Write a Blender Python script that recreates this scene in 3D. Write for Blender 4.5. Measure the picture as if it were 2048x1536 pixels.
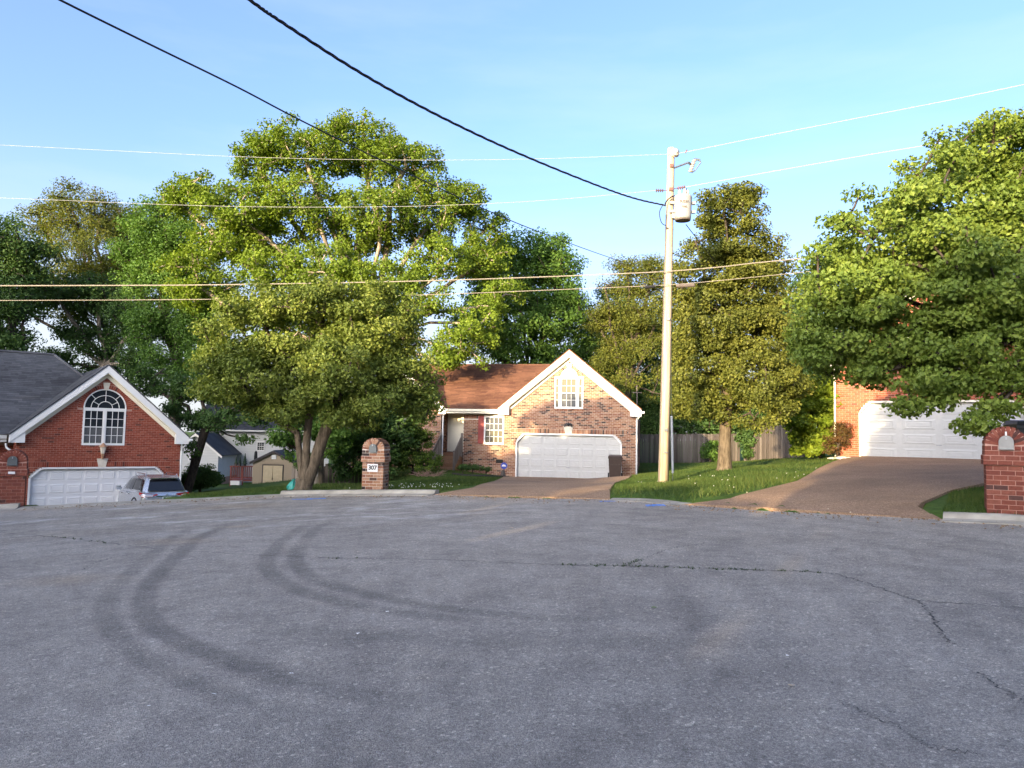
import bpy, math, random
import numpy as np
from mathutils import Matrix, Vector, Euler
R = math.radians
sc = bpy.context.scene
for _o in list(bpy.data.objects):
    bpy.data.objects.remove(_o)
COL = sc.collection
rng = np.random.default_rng(7)
random.seed(7)

# ------------------------------------------------------------------ camera
CAM_Z, F = 1.74, 1500.0
PITCH, ROLL = 3.97, 1.15
cam_data = bpy.data.cameras.new('camera')
cam = bpy.data.objects.new('camera', cam_data)
COL.objects.link(cam)
cam_data.sensor_width = 36.0
cam_data.lens = F / 2048 * 36.0
cam_data.clip_start = 0.1
cam_data.clip_end = 3000
CAM_R = (Matrix.Rotation(R(90 + PITCH), 3, 'X') @ Matrix.Rotation(R(ROLL), 3, 'Z'))
cam.matrix_world = Matrix.Translation((0, 0, CAM_Z)) @ CAM_R.to_4x4()
sc.camera = cam

# ------------------------------------------------------------------ sky and sun
SUN_EL = 8.0
SUN_AZ = 211.0          # clockwise from +Y: behind the camera, to its left
world = bpy.data.worlds.new('World')
sc.world = world
world.use_nodes = True
wn = world.node_tree.nodes
bg = wn['Background']
sky = wn.new('ShaderNodeTexSky')
sky.sky_type = 'NISHITA'
sky.sun_disc = False
sky.sun_elevation = R(SUN_EL)
sky.sun_rotation = R(SUN_AZ)
sky.altitude = 150
sky.air_density = 0.38
sky.dust_density = 6.0
sky.ozone_density = 1.8
wl = world.node_tree.links
wtc = wn.new('ShaderNodeTexCoord'); wmp = wn.new('ShaderNodeMapping'); wmp.inputs['Scale'].default_value = (1.0, 1.0, 5.0); wmp.inputs['Rotation'].default_value = (0.15, 0.1, 0.4)
wns = wn.new('ShaderNodeTexNoise'); wns.inputs['Scale'].default_value = 2.2; wns.inputs['Detail'].default_value = 7; wns.inputs['Roughness'].default_value = 0.55
wrp = wn.new('ShaderNodeValToRGB'); wrp.color_ramp.elements[0].position = 0.50; wrp.color_ramp.elements[0].color = (0, 0, 0, 1); wrp.color_ramp.elements[1].position = 0.78; wrp.color_ramp.elements[1].color = (.14, .14, .14, 1)
wmx = wn.new('ShaderNodeMix'); wmx.data_type = 'RGBA'; wmx.inputs[7].default_value = (1.25, 1.28, 1.32, 1)      # thin high haze
wl.new(wtc.outputs['Generated'], wmp.inputs[0]); wl.new(wmp.outputs[0], wns.inputs['Vector']); wl.new(wns.outputs['Fac'], wrp.inputs[0]); wl.new(wrp.outputs[0], wmx.inputs[0])
wl.new(sky.outputs[0], wmx.inputs[6])
wsx = wn.new('ShaderNodeSeparateXYZ'); wl.new(wtc.outputs['Generated'], wsx.inputs[0])
whz = wn.new('ShaderNodeMapRange'); whz.inputs['From Min'].default_value = 0.0; whz.inputs['From Max'].default_value = 0.38; whz.inputs['To Min'].default_value = 0.85; whz.inputs['To Max'].default_value = 0.0; whz.interpolation_type = 'SMOOTHERSTEP'
wl.new(wsx.outputs['Z'], whz.inputs['Value'])
wm2 = wn.new('ShaderNodeMix'); wm2.data_type = 'RGBA'; wm2.inputs[7].default_value = (0.98, 1.02, 1.05, 1)
wl.new(whz.outputs[0], wm2.inputs[0]); wl.new(wmx.outputs[2], wm2.inputs[6]); wl.new(wm2.outputs[2], bg.inputs[0])
bg.inputs[1].default_value = 0.14
sun_data = bpy.data.lights.new('sun', 'SUN')
sun_data.energy = 2.0
sun_data.angle = R(0.5)
sun_data.color = (1.0, 0.78, 0.46)
sun = bpy.data.objects.new('sun', sun_data)
COL.objects.link(sun)
to_sun = Vector((math.sin(R(SUN_AZ)) * math.cos(R(SUN_EL)), math.cos(R(SUN_AZ)) * math.cos(R(SUN_EL)), math.sin(R(SUN_EL))))
sun.rotation_euler = to_sun.to_track_quat('Z', 'Y').to_euler()
sun.location = (0, 0, 60)
sc.view_settings.view_transform = 'Standard'
sc.view_settings.look = 'None'
sc.view_settings.gamma = 1.0
sc.view_settings.use_curve_mapping = False
sc.view_settings.exposure = 2.93
sc.cycles.max_bounces = 6
sc.cycles.transparent_max_bounces = 6

# ------------------------------------------------------------------ helpers: picture point -> place
def ray(px, py):
    return CAM_R @ Vector(((px - 1024) / F, (768 - py) / F, -1.0))
def at(px, py, d):
    v = ray(px, py)
    return Vector((v.x / v.y * d, d, CAM_Z + v.z / v.y * d))
def zroad(x, y):
    return 0.045 * x + 0.016 * y
def on_road(px, py):
    v = ray(px, py)
    t = -CAM_Z / (v.z - 0.045 * v.x - 0.016 * v.y)
    return Vector((v.x * t, v.y * t, CAM_Z + v.z * t))

# ------------------------------------------------------------------ helpers: objects
def tag(o, label=None, cat=None, group=None, kind=None):
    if label: o['label'] = label
    if cat: o['category'] = cat
    if group: o['group'] = group
    if kind: o['kind'] = kind
    return o
def thing(name, loc, rz=0.0, label=None, cat=None, group=None, kind=None):
    o = bpy.data.objects.new(name, None)
    COL.objects.link(o)
    o.location = loc
    o.rotation_euler = (0, 0, rz)
    o.empty_display_size = 0.2
    return tag(o, label, cat, group, kind)
def link_mesh(name, me, parent=None, mat=None):
    o = bpy.data.objects.new(name, me)
    COL.objects.link(o)
    if parent is not None: o.parent = parent
    if mat is not None and not me.materials: me.materials.append(mat)
    return o
def np_mesh(name, verts, faces, mat=None, smooth=False, attrs=None):
    """faces: (n,k) int array, k = 3 or 4"""
    verts = np.asarray(verts, dtype=np.float32); faces = np.asarray(faces, dtype=np.int32)
    me = bpy.data.meshes.new(name)
    n, k = faces.shape
    me.vertices.add(len(verts)); me.vertices.foreach_set('co', verts.ravel())
    me.loops.add(n * k); me.loops.foreach_set('vertex_index', faces.ravel())
    me.polygons.add(n)
    me.polygons.foreach_set('loop_start', np.arange(0, n * k, k, dtype=np.int32))
    me.polygons.foreach_set('use_smooth', np.full(n, bool(smooth)))
    me.update(calc_edges=True)
    for nm, (typ, arr) in (attrs or {}).items():
        a = me.attributes.new(nm, typ, 'POINT')
        a.data.foreach_set('color' if typ == 'FLOAT_COLOR' else 'value', np.asarray(arr, dtype=np.float32).ravel())
    if mat is not None: me.materials.append(mat)
    return me
class MB:
    """collects boxes, prisms, tubes and lathes; build() links them as ONE mesh object"""
    def __init__(s): s.v = []; s.f = []
    def add(s, vs, fs):
        b = len(s.v); s.v += [tuple(p) for p in vs]; s.f += [tuple(i + b for i in f) for f in fs]; return s
    def box(s, x0, x1, y0, y1, z0, z1, M=None):
        vs = [Vector(p) for p in ((x0,y0,z0),(x1,y0,z0),(x1,y1,z0),(x0,y1,z0),(x0,y0,z1),(x1,y0,z1),(x1,y1,z1),(x0,y1,z1))]
        if M: vs = [M @ p for p in vs]
        return s.add(vs, [(0,3,2,1),(4,5,6,7),(0,1,5,4),(1,2,6,5),(2,3,7,6),(3,0,4,7)])
    def prism(s, poly, a, b, axis='y', M=None):
        """poly in the two other axes (x,z for 'y'; x,y for 'z'; y,z for 'x'), extruded a..b"""
        n = len(poly)
        def P(p, t):
            q = {'y': (p[0], t, p[1]), 'z': (p[0], p[1], t), 'x': (t, p[0], p[1])}[axis]
            return M @ Vector(q) if M else Vector(q)
        vs = [P(p, a) for p in poly] + [P(p, b) for p in poly]
        fs = [tuple(range(n)), tuple(range(2 * n - 1, n - 1, -1))] + [(i, i + n, (i + 1) % n + n, (i + 1) % n) for i in range(n)]
        return s.add(vs, fs)
    def tube(s, path, r, sides=6, cap=True):
        path = [Vector(p) for p in path]; n = len(path)
        rr = r if isinstance(r, (list, tuple)) else [r] * n
        vs = []; up = Vector((0, 0, 1)); prev = None
        for i, p in enumerate(path):
            t = (path[min(i + 1, n - 1)] - path[max(i - 1, 0)]).normalized()
            if prev is None:
                a = t.cross(up if abs(t.z) < 0.9 else Vector((1, 0, 0))).normalized()
            else:
                a = (prev - t * prev.dot(t)).normalized()
            b = t.cross(a); prev = a
            for k in range(sides):
                an = 2 * math.pi * k / sides
                vs.append(p + (a * math.cos(an) + b * math.sin(an)) * rr[i])
        fs = [(i*sides+k, i*sides+(k+1)%sides, (i+1)*sides+(k+1)%sides, (i+1)*sides+k) for i in range(n-1) for k in range(sides)]
        if cap: fs += [tuple(range(sides-1,-1,-1)), tuple(range((n-1)*sides, n*sides))]
        return s.add(vs, fs)
    def lathe(s, prof, sides=16, M=None):
        """prof: (r,z) bottom to top"""
        vs = []; n = len(prof)
        for r, z in prof:
            for k in range(sides):
                an = 2*math.pi*k/sides; p = Vector((r*math.cos(an), r*math.sin(an), z)); vs.append(M @ p if M else p)
        fs = [(i*sides+k, i*sides+(k+1)%sides, (i+1)*sides+(k+1)%sides, (i+1)*sides+k) for i in range(n-1) for k in range(sides)]
        fs += [tuple(range(sides-1,-1,-1)), tuple(range((n-1)*sides, n*sides))]
        return s.add(vs, fs)
    def build(s, name, mat, parent=None, smooth=False):
        me = bpy.data.meshes.new(name); me.from_pydata([tuple(p) for p in s.v], [], s.f); me.update()
        if smooth: me.polygons.foreach_set('use_smooth', [True] * len(me.polygons))
        return link_mesh(name, me, parent, mat)
CUBE = np.array([(-.5,-.5,-.5),(.5,-.5,-.5),(.5,.5,-.5),(-.5,.5,-.5),(-.5,-.5,.5),(.5,-.5,.5),(.5,.5,.5),(-.5,.5,.5)])
CUBE_F = np.array([(0,3,2,1),(4,5,6,7),(0,1,5,4),(1,2,6,5),(2,3,7,6),(3,0,4,7)])
_unit = {}
def unit_box(mat, bev=0.0):
    key = (mat.name, bev)
    if key not in _unit:
        _unit[key] = np_mesh('unit_' + mat.name, CUBE, CUBE_F, mat)
    return _unit[key]
def emit(name, parent, boxes, mat, limit=300, stuff=None):
    """boxes: list of (centre, size, turn about Y, turn about X). The first `limit` become parts that share one mesh, the rest ONE part of kind stuff."""
    me = unit_box(mat)
    for c, s, ay, ax in boxes[:limit]:
        o = link_mesh(name, me, parent)
        o.location = c; o.scale = s; o.rotation_euler = (ax, ay, 0)
    rest = boxes[limit:]
    if rest:
        C = np.array([b[0] for b in rest]); S = np.array([b[1] for b in rest])
        V = CUBE[None] * S[:, None, :]
        ay = np.array([b[2] for b in rest])[:, None]; ax = np.array([b[3] for b in rest])[:, None]
        x, y, z = V[..., 0], V[..., 1], V[..., 2]
        y, z = y * np.cos(ax) - z * np.sin(ax), y * np.sin(ax) + z * np.cos(ax)
        x, z = x * np.cos(ay) + z * np.sin(ay), -x * np.sin(ay) + z * np.cos(ay)
        V = np.stack([x, y, z], -1) + C[:, None, :]
        n = len(rest)
        Fc = (CUBE_F[None] + (np.arange(n) * 8)[:, None, None]).reshape(-1, 4)
        t = np.repeat(rng.random(n), 8)
        m = np_mesh(stuff or name + 's', V.reshape(-1, 3), Fc, mat, attrs={'tint': ('FLOAT', t)})
        o = link_mesh(stuff or name + 's', m, parent); o['kind'] = 'stuff'
def smooth_path(pts, n=8):
    pts = [Vector(p) for p in pts]; P = [pts[0]*2-pts[1]] + pts + [pts[-1]*2-pts[-2]]; out = []
    for i in range(1, len(P)-2):
        a, b, c, d = P[i-1], P[i], P[i+1], P[i+2]
        for k in range(n):
            t = k / n
            out.append(0.5*((2*b)+(c-a)*t+(2*a-5*b+4*c-d)*t*t+(3*b-a-3*c+d)*t**3))
    out.append(pts[-1]); return out

# ------------------------------------------------------------------ materials
class NT:
    def __init__(s, name):
        s.m = bpy.data.materials.new(name); s.m.use_nodes = True; s.t = s.m.node_tree; s.n = s.t.nodes
        s.b = s.n['Principled BSDF']; s.out = s.n['Material Output']
    def node(s, typ, **kw):
        nd = s.n.new(typ)
        for k, v in kw.items():
            if k in nd.inputs: nd.inputs[k].default_value = v
            else: setattr(nd, k, v)
        return nd
    def link(s, a, b): s.t.links.new(a, b)
    def noise(s, scale, detail=4, rough=0.55, src=None):
        nd = s.node('ShaderNodeTexNoise', Scale=scale, Detail=detail, Roughness=rough)
        s.link(src if src is not None else s.coord(), nd.inputs['Vector']); return nd.outputs['Fac']
    def coord(s, w='Object'):
        if not hasattr(s, '_c'): s._c = s.n.new('ShaderNodeTexCoord')
        return s._c.outputs[w]
    def ramp(s, fac, stops, interp='LINEAR'):
        nd = s.n.new('ShaderNodeValToRGB'); cr = nd.color_ramp; cr.interpolation = interp
        while len(cr.elements) < len(stops): cr.elements.new(0.5)
        for e, (p, c) in zip(cr.elements, stops):
            e.position = p; e.color = (*c, 1) if len(c) == 3 else c
        s.link(fac, nd.inputs[0]); return nd.outputs[0]
    def mix(s, a, b, fac, mode='MIX'):
        nd = s.n.new('ShaderNodeMix'); nd.data_type = 'RGBA'; nd.blend_type = mode
        for sock, v in ((nd.inputs[0], fac), (nd.inputs[6], a), (nd.inputs[7], b)):
            if isinstance(v, (int, float)): sock.default_value = v
            elif isinstance(v, tuple): sock.default_value = (*v, 1)
            else: s.link(v, sock)
        return nd.outputs[2]
    def math(s, op, a, b=0.0, clamp=False):
        nd = s.n.new('ShaderNodeMath'); nd.operation = op; nd.use_clamp = clamp
        for sock, v in ((nd.inputs[0], a), (nd.inputs[1], b)):
            if isinstance(v, (int, float)): sock.default_value = v
            else: s.link(v, sock)
        return nd.outputs[0]
    def attr(s, name, out='Fac'):
        nd = s.n.new('ShaderNodeAttribute'); nd.attribute_name = name; return nd.outputs[out]
    def bump(s, h, strength=0.3, dist=0.02):
        nd = s.node('ShaderNodeBump', Strength=strength, Distance=dist); s.link(h, nd.inputs['Height'])
        s.link(nd.outputs[0], s.b.inputs['Normal'])
    def done(s, color=None, rough=0.8, spec=0.3, metal=0.0):
        if color is not None:
            if isinstance(color, tuple): s.b.inputs['Base Color'].default_value = (*color, 1)
            else: s.link(color, s.b.inputs['Base Color'])
        s.b.inputs['Roughness'].default_value = rough
        s.b.inputs['Specular IOR Level'].default_value = spec
        s.b.inputs['Metallic'].default_value = metal
        return s.m
def simple(name, c, rough=0.7, spec=0.3, metal=0.0, var=0.12, scale=6.0, bump=0.0):
    t = NT(name)
    f = t.noise(scale, 5)
    col = t.ramp(f, [(0.3, tuple(x*(1-var) for x in c)), (0.7, tuple(min(1, x*(1+var)) for x in c))])
    if bump: t.bump(t.noise(scale*12, 3), bump, 0.01)
    return t.done(col, rough, spec, metal)
def rand_value(t):
    oi = t.n.new('ShaderNodeObjectInfo')
    return t.math('FRACT', t.math('ADD', t.attr('tint'), oi.outputs['Random']))
def brick_mat(name, stops):
    t = NT(name)
    c = t.ramp(rand_value(t), stops, 'CONSTANT')
    g = t.n.new('ShaderNodeNewGeometry').outputs['Position']
    n = t.noise(26, 5, 0.65, g)
    c = t.mix(c, t.ramp(n, [(0.3, (.45,.42,.4)), (0.75, (1.35,1.32,1.3))]), 0.55, 'MULTIPLY')
    n2 = t.noise(0.9, 4, 0.6, g)
    c = t.mix(c, t.ramp(n2, [(0.35, (.82,.8,.8)), (0.7, (1.1,1.1,1.1))]), 0.5, 'MULTIPLY')
    t.bump(n, 0.5, 0.01)
    return t.done(c, 0.9, 0.15)
def board_mat(name, stops, axis_scale=(40, 40, 2.0), rough=0.85):
    t = NT(name)
    c = t.ramp(rand_value(t), stops)
    mp = t.node('ShaderNodeMapping'); mp.inputs['Scale'].default_value = axis_scale
    t.link(t.n.new('ShaderNodeNewGeometry').outputs['Position'], mp.inputs['Vector'])
    n = t.noise(1.0, 5, 0.65, mp.outputs[0])
    c = t.mix(c, t.ramp(n, [(0.3, (.6,.58,.55)), (0.7, (1.2,1.2,1.2))]), 0.6, 'MULTIPLY')
    t.bump(n, 0.35, 0.01)
    return t.done(c, rough, 0.2)
def leaf_mat(name, lo, mid, hi, gloss=0.4, trans=0.35):
    t = NT(name)
    c = t.ramp(t.attr('tint'), [(0.05, lo), (0.5, mid), (0.97, hi)])
    m = t.done(c, max(gloss, .5), 0.2)
    tr = t.n.new('ShaderNodeBsdfTranslucent')
    t.link(t.mix(c, (1.25, 1.35, 0.45), 1.0, 'MULTIPLY'), tr.inputs['Color'])
    ms = t.n.new('ShaderNodeMixShader'); ms.inputs[0].default_value = trans
    t.link(t.b.outputs[0], ms.inputs[1]); t.link(tr.outputs[0], ms.inputs[2]); t.link(ms.outputs[0], t.out.inputs['Surface'])
    return m
def bark_mat(name, a, b, scale=(9, 9, 2.2)):
    t = NT(name)
    mp = t.node('ShaderNodeMapping'); mp.inputs['Scale'].default_value = scale
    t.link(t.coord(), mp.inputs['Vector'])
    n = t.noise(1.6, 6, 0.65, mp.outputs[0])
    t.bump(n, 0.8, 0.04)
    return t.done(t.ramp(n, [(0.35, a), (0.65, b)]), 0.9, 0.15)

M = {}
M['tan_brick'] = brick_mat('tan_brick', [(0, (0.279,0.141,0.085)), (.22, (0.322,0.180,0.110)), (.42, (0.252,0.116,0.070)), (.6, (0.350,0.212,0.140)), (.76, (0.210,0.099,0.066)), (.87, (0.091,0.053,0.040)), (.95, (0.049,0.036,0.033))])
M['red_brick'] = brick_mat('red_brick', [(0, (.25,.065,.04)), (.3, (.285,.08,.05)), (.55, (.22,.058,.037)), (.8, (.30,.095,.06)), (.95, (.12,.045,.034))])
M['orange_brick'] = brick_mat('orange_brick', [(0, (.33,.095,.05)), (.3, (.37,.115,.06)), (.6, (.29,.082,.045)), (.9, (.34,.12,.07)), (.97, (.17,.06,.04))])
M['post_brick'] = brick_mat('post_brick', [(0, (.185,.058,.040)), (.3, (.215,.07,.048)), (.55, (.165,.05,.036)), (.8, (.225,.08,.056)), (.93, (.085,.042,.036))])
M['mortar_pale'] = simple('mortar_pale', (0.510,0.451,0.383), 0.95, 0.1, var=.15, scale=9, bump=.3)
M['mortar_grey'] = simple('mortar_grey', (.40,.25,.20), 0.95, 0.1, var=.15, scale=9, bump=.3)
M['white'] = simple('white_paint', (.66,.65,.63), 0.55, 0.3, var=.04, scale=2)
M['cream'] = simple('cream_paint', (.74,.69,.56), 0.55, 0.3, var=.05, scale=2)
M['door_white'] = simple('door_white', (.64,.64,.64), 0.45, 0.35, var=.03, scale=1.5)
M['door_cream'] = simple('door_cream', (.44,.435,.42), 0.5, 0.25, var=.05)  # door white darkened to offset the bright sky light on these fronts
M['stone'] = simple('cast_stone', (.58,.52,.43), 0.85, 0.2, var=.12, scale=10, bump=.2)
M['concrete'] = simple('kerb_concrete', (.30,.275,.23), 0.92, 0.15, var=.28, scale=2.2, bump=.35)
M['black_metal'] = simple('black_metal', (.02,.02,.022), 0.4, 0.5)
M['grey_metal'] = simple('grey_metal', (.3,.31,.32), 0.4, 0.5, 0.8)
M['rail_wood'] = board_mat('rail_wood', [(0, (.15,.125,.105)), (1, (.24,.2,.165))])
M['fence_wood'] = board_mat('fence_wood', [(0, (0.056,0.046,0.041)), (.5, (0.090,0.075,0.066)), (1, (0.131,0.112,0.098))])
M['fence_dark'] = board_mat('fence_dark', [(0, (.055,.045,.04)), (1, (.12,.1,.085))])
M['shutter'] = simple('shutter_red', (.25,.05,.045), 0.6)
M['glass'] = NT('window_glass').done((.018,.022,.028), 0.06, 0.6)
M['blind_dim'] = simple('blind_dim', (.12,.11,.08), 0.7, .1, var=.25)
M['blind'] = simple('blind_cream', (.15,.135,.10), 0.7, 0.08, var=.08)
M['screen'] = simple('screen_grey', (.09,.092,.095), 0.7, 0.1, var=.2, scale=1.5)
M['vent_black'] = simple('vent_black', (.012,.012,.012), 0.7)
M['step_brick'] = brick_mat('step_brick', [(0, (.24,.13,.07)), (.4, (.28,.16,.09)), (.75, (.2,.1,.06))])
def shingle_mat(name, stops):
    t = NT(name)
    c = t.ramp(rand_value(t), stops)
    g = t.n.new('ShaderNodeNewGeometry').outputs['Position']
    n = t.noise(9, 4, 0.7, g); n2 = t.noise(0.5, 4, 0.6, g)
    c = t.mix(c, t.ramp(n, [(0.3, (.8,.8,.8)), (0.75, (1.2,1.2,1.2))]), 0.7, 'MULTIPLY')
    c = t.mix(c, t.ramp(n2, [(0.38, (.62,.6,.6)), (0.62, (1.15,1.15,1.15))]), 0.75, 'MULTIPLY')
    return t.done(c, 0.92, 0.15)
M['shingle_brown'] = shingle_mat('shingle_brown', [(0, (.115,.052,.034)), (.5, (.150,.070,.043)), (1, (.185,.090,.055))])
M['shingle_grey'] = shingle_mat('shingle_grey', [(0, (.060,.061,.066)), (.5, (.075,.076,.081)), (1, (.092,.093,.098))])
M['bark_pear'] = bark_mat('bark_pear', (0.056,0.042,0.028), (0.151,0.118,0.081))
M['bark_maple'] = bark_mat('bark_maple', (.16,.12,.09), (.38,.32,.25))
M['bark_dark'] = bark_mat('bark_dark', (.03,.025,.02), (.09,.07,.055))
M['leaf_pear'] = leaf_mat('leaf_pear', (0.070,0.101,0.021), (0.131,0.169,0.032), (0.242,0.264,0.051))
M['leaf_pear_pole'] = leaf_mat('leaf_pear_pole', (0.062,0.074,0.014), (0.117,0.131,0.024), (0.207,0.208,0.040))
M['leaf_near'] = leaf_mat('leaf_near', (0.078,0.121,0.020), (0.131,0.185,0.032), (0.227,0.275,0.048))
M['leaf_maple'] = leaf_mat('leaf_maple', (0.073,0.113,0.012), (0.132,0.193,0.020), (0.210,0.268,0.028), 0.55, 0.4)
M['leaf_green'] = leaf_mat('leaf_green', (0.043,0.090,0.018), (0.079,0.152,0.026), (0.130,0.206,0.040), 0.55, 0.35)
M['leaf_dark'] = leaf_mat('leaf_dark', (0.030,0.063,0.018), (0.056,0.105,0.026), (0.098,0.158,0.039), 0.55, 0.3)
M['leaf_olive'] = leaf_mat('leaf_olive', (0.052,0.072,0.015), (0.111,0.126,0.022), (0.182,0.186,0.031), 0.55, 0.4)
M['leaf_lime'] = leaf_mat('leaf_lime', (0.092,0.149,0.015), (0.172,0.230,0.022), (0.253,0.310,0.033), 0.5, 0.4)
M['leaf_hedge'] = leaf_mat('leaf_hedge', (.035,.065,.01), (.065,.11,.016), (.12,.17,.025), 0.35, 0.25)
M['leaf_rust'] = leaf_mat('leaf_rust', (.08,.035,.015), (.12,.065,.025), (.09,.1,.022), 0.55, 0.3)
# ------------------------------------------------------------------ terrain
KERB_PX = [(-260,1034),(0,1019),(150,1011),(300,1003.5),(430,997.5),(560,991),(750,989),(870,989.5),(1000,995),(1110,997.5),(1220,999),(1300,1001),(1370,1009),(1500,1020),(1640,1027),(1760,1033),(1885,1039),(2048,1045)]
KERB = [on_road(*p) for p in KERB_PX]
CX, CY, CR = -4.5, 7.8, 12.3
def boundary_points():
    pts = []
    # right side going on towards the street mouth, then the stem, then the left side back up
    for a in range(5, -60, -8):
        x, y = CX + 12.9*math.cos(R(a)), CY + 12.9*math.sin(R(a))
        if y < KERB[-1].y - 0.6: pts.append((x, y))
    tail = pts + [(3.4, -6.5), (3.6, -14), (3.6, -42), (-4.6, -42), (-4.6, -14), (-5.0, -6.0)]
    for a in range(248, 172, -8):
        x, y = CX + 12.4*math.cos(R(a)), CY + 12.4*math.sin(R(a))
        if y < KERB[0].y - 0.8: tail.append((x, y))
    return tail
KLINE = smooth_path([Vector((p.x, p.y, 0)) for p in KERB], 10)
BOUND = [(p.x, p.y) for p in KLINE] + boundary_points()

def hz(px, py, d): return at(px, py, d).z
ctrl = []
def C_(x, y, z): ctrl.append((x, y, z))
for p in KERB: C_(p.x, p.y, zroad(p.x, p.y))
for a in range(0, 360, 30):
    x, y = CX + 9*math.cos(R(a)), CY + 9*math.sin(R(a)); C_(x, y, zroad(x, y))
for x, y in ((3.4,-12),(-4.6,-12),(0,-40),(-13,-4),(-17,3),(10,-3),(14,4)): C_(x, y, zroad(x, y))
# centre house and drive
C_(-0.34,36.3,-.32); C_(2.8,35.7,-.30); C_(5.9,35.1,-.27); C_(0.8,27,.0); C_(3.0,27,.05); C_(6.0,40,-.1); C_(2.6,33,-.24)
C_(-3.6,33.5,.02); C_(-2.2,34.5,-.02); C_(-7,36,.05); C_(-3.3,28,-.02); C_(-1.6,24,.1); C_(-4.3,24.5,.0); C_(0,46,-.1)
# left lawn falling away
for px, py, d in ((450,985.5,27),(450,980,38),(545,976,50),(470,975,54),(420,976,48),(560,986,28)):
    p = at(px, py, d); C_(p.x, p.y, p.z)
C_(-12.2,28.5,-1.95); C_(-11.2,31,-1.9); C_(-7.8,31,-1.1); C_(-5.5,31,-.6)
# left drive and house
C_(-12.5,26.5,-1.72); C_(-14.6,33.4,-2.12); C_(-19.5,29.7,-2.12); C_(-15,23.5,-1.1); C_(-14,29,-2.0); C_(-22,38,-2.1); C_(-24,26,-2.0); C_(-18,20,-.9)
# right lawn, drive and house
C_(4.6,22.3,.36); C_(7.4,26,.66); C_(6.2,29,.42); C_(7.7,46,.18); C_(14.1,46,.33); C_(16.1,42,.77); C_(10.2,29.5,.72); C_(11.8,30.5,.98)
C_(12.5,28.8,1.1); C_(13.17,28.3,1.13); C_(17.15,25.4,1.13); C_(20,23,1.15); C_(10,21,.82); C_(8.1,12.9,.6); C_(9.4,15,.72); C_(12,17,.95); C_(16,33,1.15); C_(14,9,.8); C_(9.8,34,.62)
for a in range(0, 360, 24):
    C_(130*math.cos(R(a)), 130*math.sin(R(a)) + 20, -2.0 if math.cos(R(a)) < 0.2 else 1.2)
for x, y, z in ((-30,60,-2.6),(0,70,-1.5),(30,60,1),(-45,30,-2.5),(40,20,1.6),(-20,75,-3),(-40,0,-1.5),(35,-10,1.2)): C_(x, y, z)
CT = np.array(ctrl)
def _tps_fit():
    P = CT[:, :2]; n = len(P)
    D = np.linalg.norm(P[:, None] - P[None], axis=-1)
    K = D + np.eye(n) * 0.08                # linear kernel: no overshoot
    A = np.zeros((n + 1, n + 1)); A[:n, :n] = K; A[:n, n] = 1; A[n, :n] = 1
    return np.linalg.solve(A, np.concatenate([CT[:, 2], [0]]))
_w = _tps_fit()
BP = np.array(BOUND)
def inside(x, y, P):
    x = np.asarray(x, float); y = np.asarray(y, float); r = np.zeros(x.shape, bool)
    n = len(P); j = n - 1
    for i in range(n):
        xi, yi, xj, yj = P[i][0], P[i][1], P[j][0], P[j][1]
        if yi != yj:
            c = ((yi > y) != (yj > y)) & (x < (xj - xi) * (y - yi) / (yj - yi) + xi)
            r ^= c
        j = i
    return r
def seg_dist(x, y, P, closed=False):
    x = np.asarray(x, float); y = np.asarray(y, float); best = np.full(x.shape, 1e9)
    n = len(P)
    for i in range(n if closed else n - 1):
        ax, ay = P[i][0], P[i][1]; bx, by = P[(i+1) % n][0], P[(i+1) % n][1]
        dx, dy = bx-ax, by-ay; L = dx*dx+dy*dy + 1e-12
        t = np.clip(((x-ax)*dx+(y-ay)*dy)/L, 0, 1)
        best = np.minimum(best, np.hypot(x-ax-t*dx, y-ay-t*dy))
    return best
def zg(x, y):
    x = np.asarray(x, float); y = np.asarray(y, float); sh = x.shape
    X = x.ravel(); Y = y.ravel(); out = np.empty(len(X))
    for i in range(0, len(X), 20000):
        d = np.hypot(X[i:i+20000, None] - CT[:, 0], Y[i:i+20000, None] - CT[:, 1])
        out[i:i+20000] = d @ _w[:-1] + _w[-1]
    far = np.clip((np.hypot(X, Y - 20) - 90) / 60, 0, 1)
    out = out*(1-far) + np.clip(out, -2.2, 1.5)*far
    return out.reshape(sh)
def z1(x, y): return float(zg(np.array([x]), np.array([y]))[0])

def axis_coords(fine0, fine1, step, far):
    a = [fine0]; s = step
    while a[-1] > -far: s *= 1.35; a.append(a[-1] - s)
    a = a[::-1] + list(np.arange(fine0 + step, fine1, step)); s = step
    while a[-1] < far: s *= 1.35; a.append(a[-1] + s)
    return np.array(a)
gx = axis_coords(-32, 28, 0.4, 900); gy = axis_coords(-6, 62, 0.4, 900)
GX, GY = np.meshgrid(gx, gy, indexing='xy')
GZ = zg(GX, GY)
ins = inside(GX, GY, BP); bd = seg_dist(GX, GY, BP, True)
lift = np.where(ins, -0.25, np.clip(bd / 0.5, 0, 1) * 0.10 - 0.03)
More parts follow.
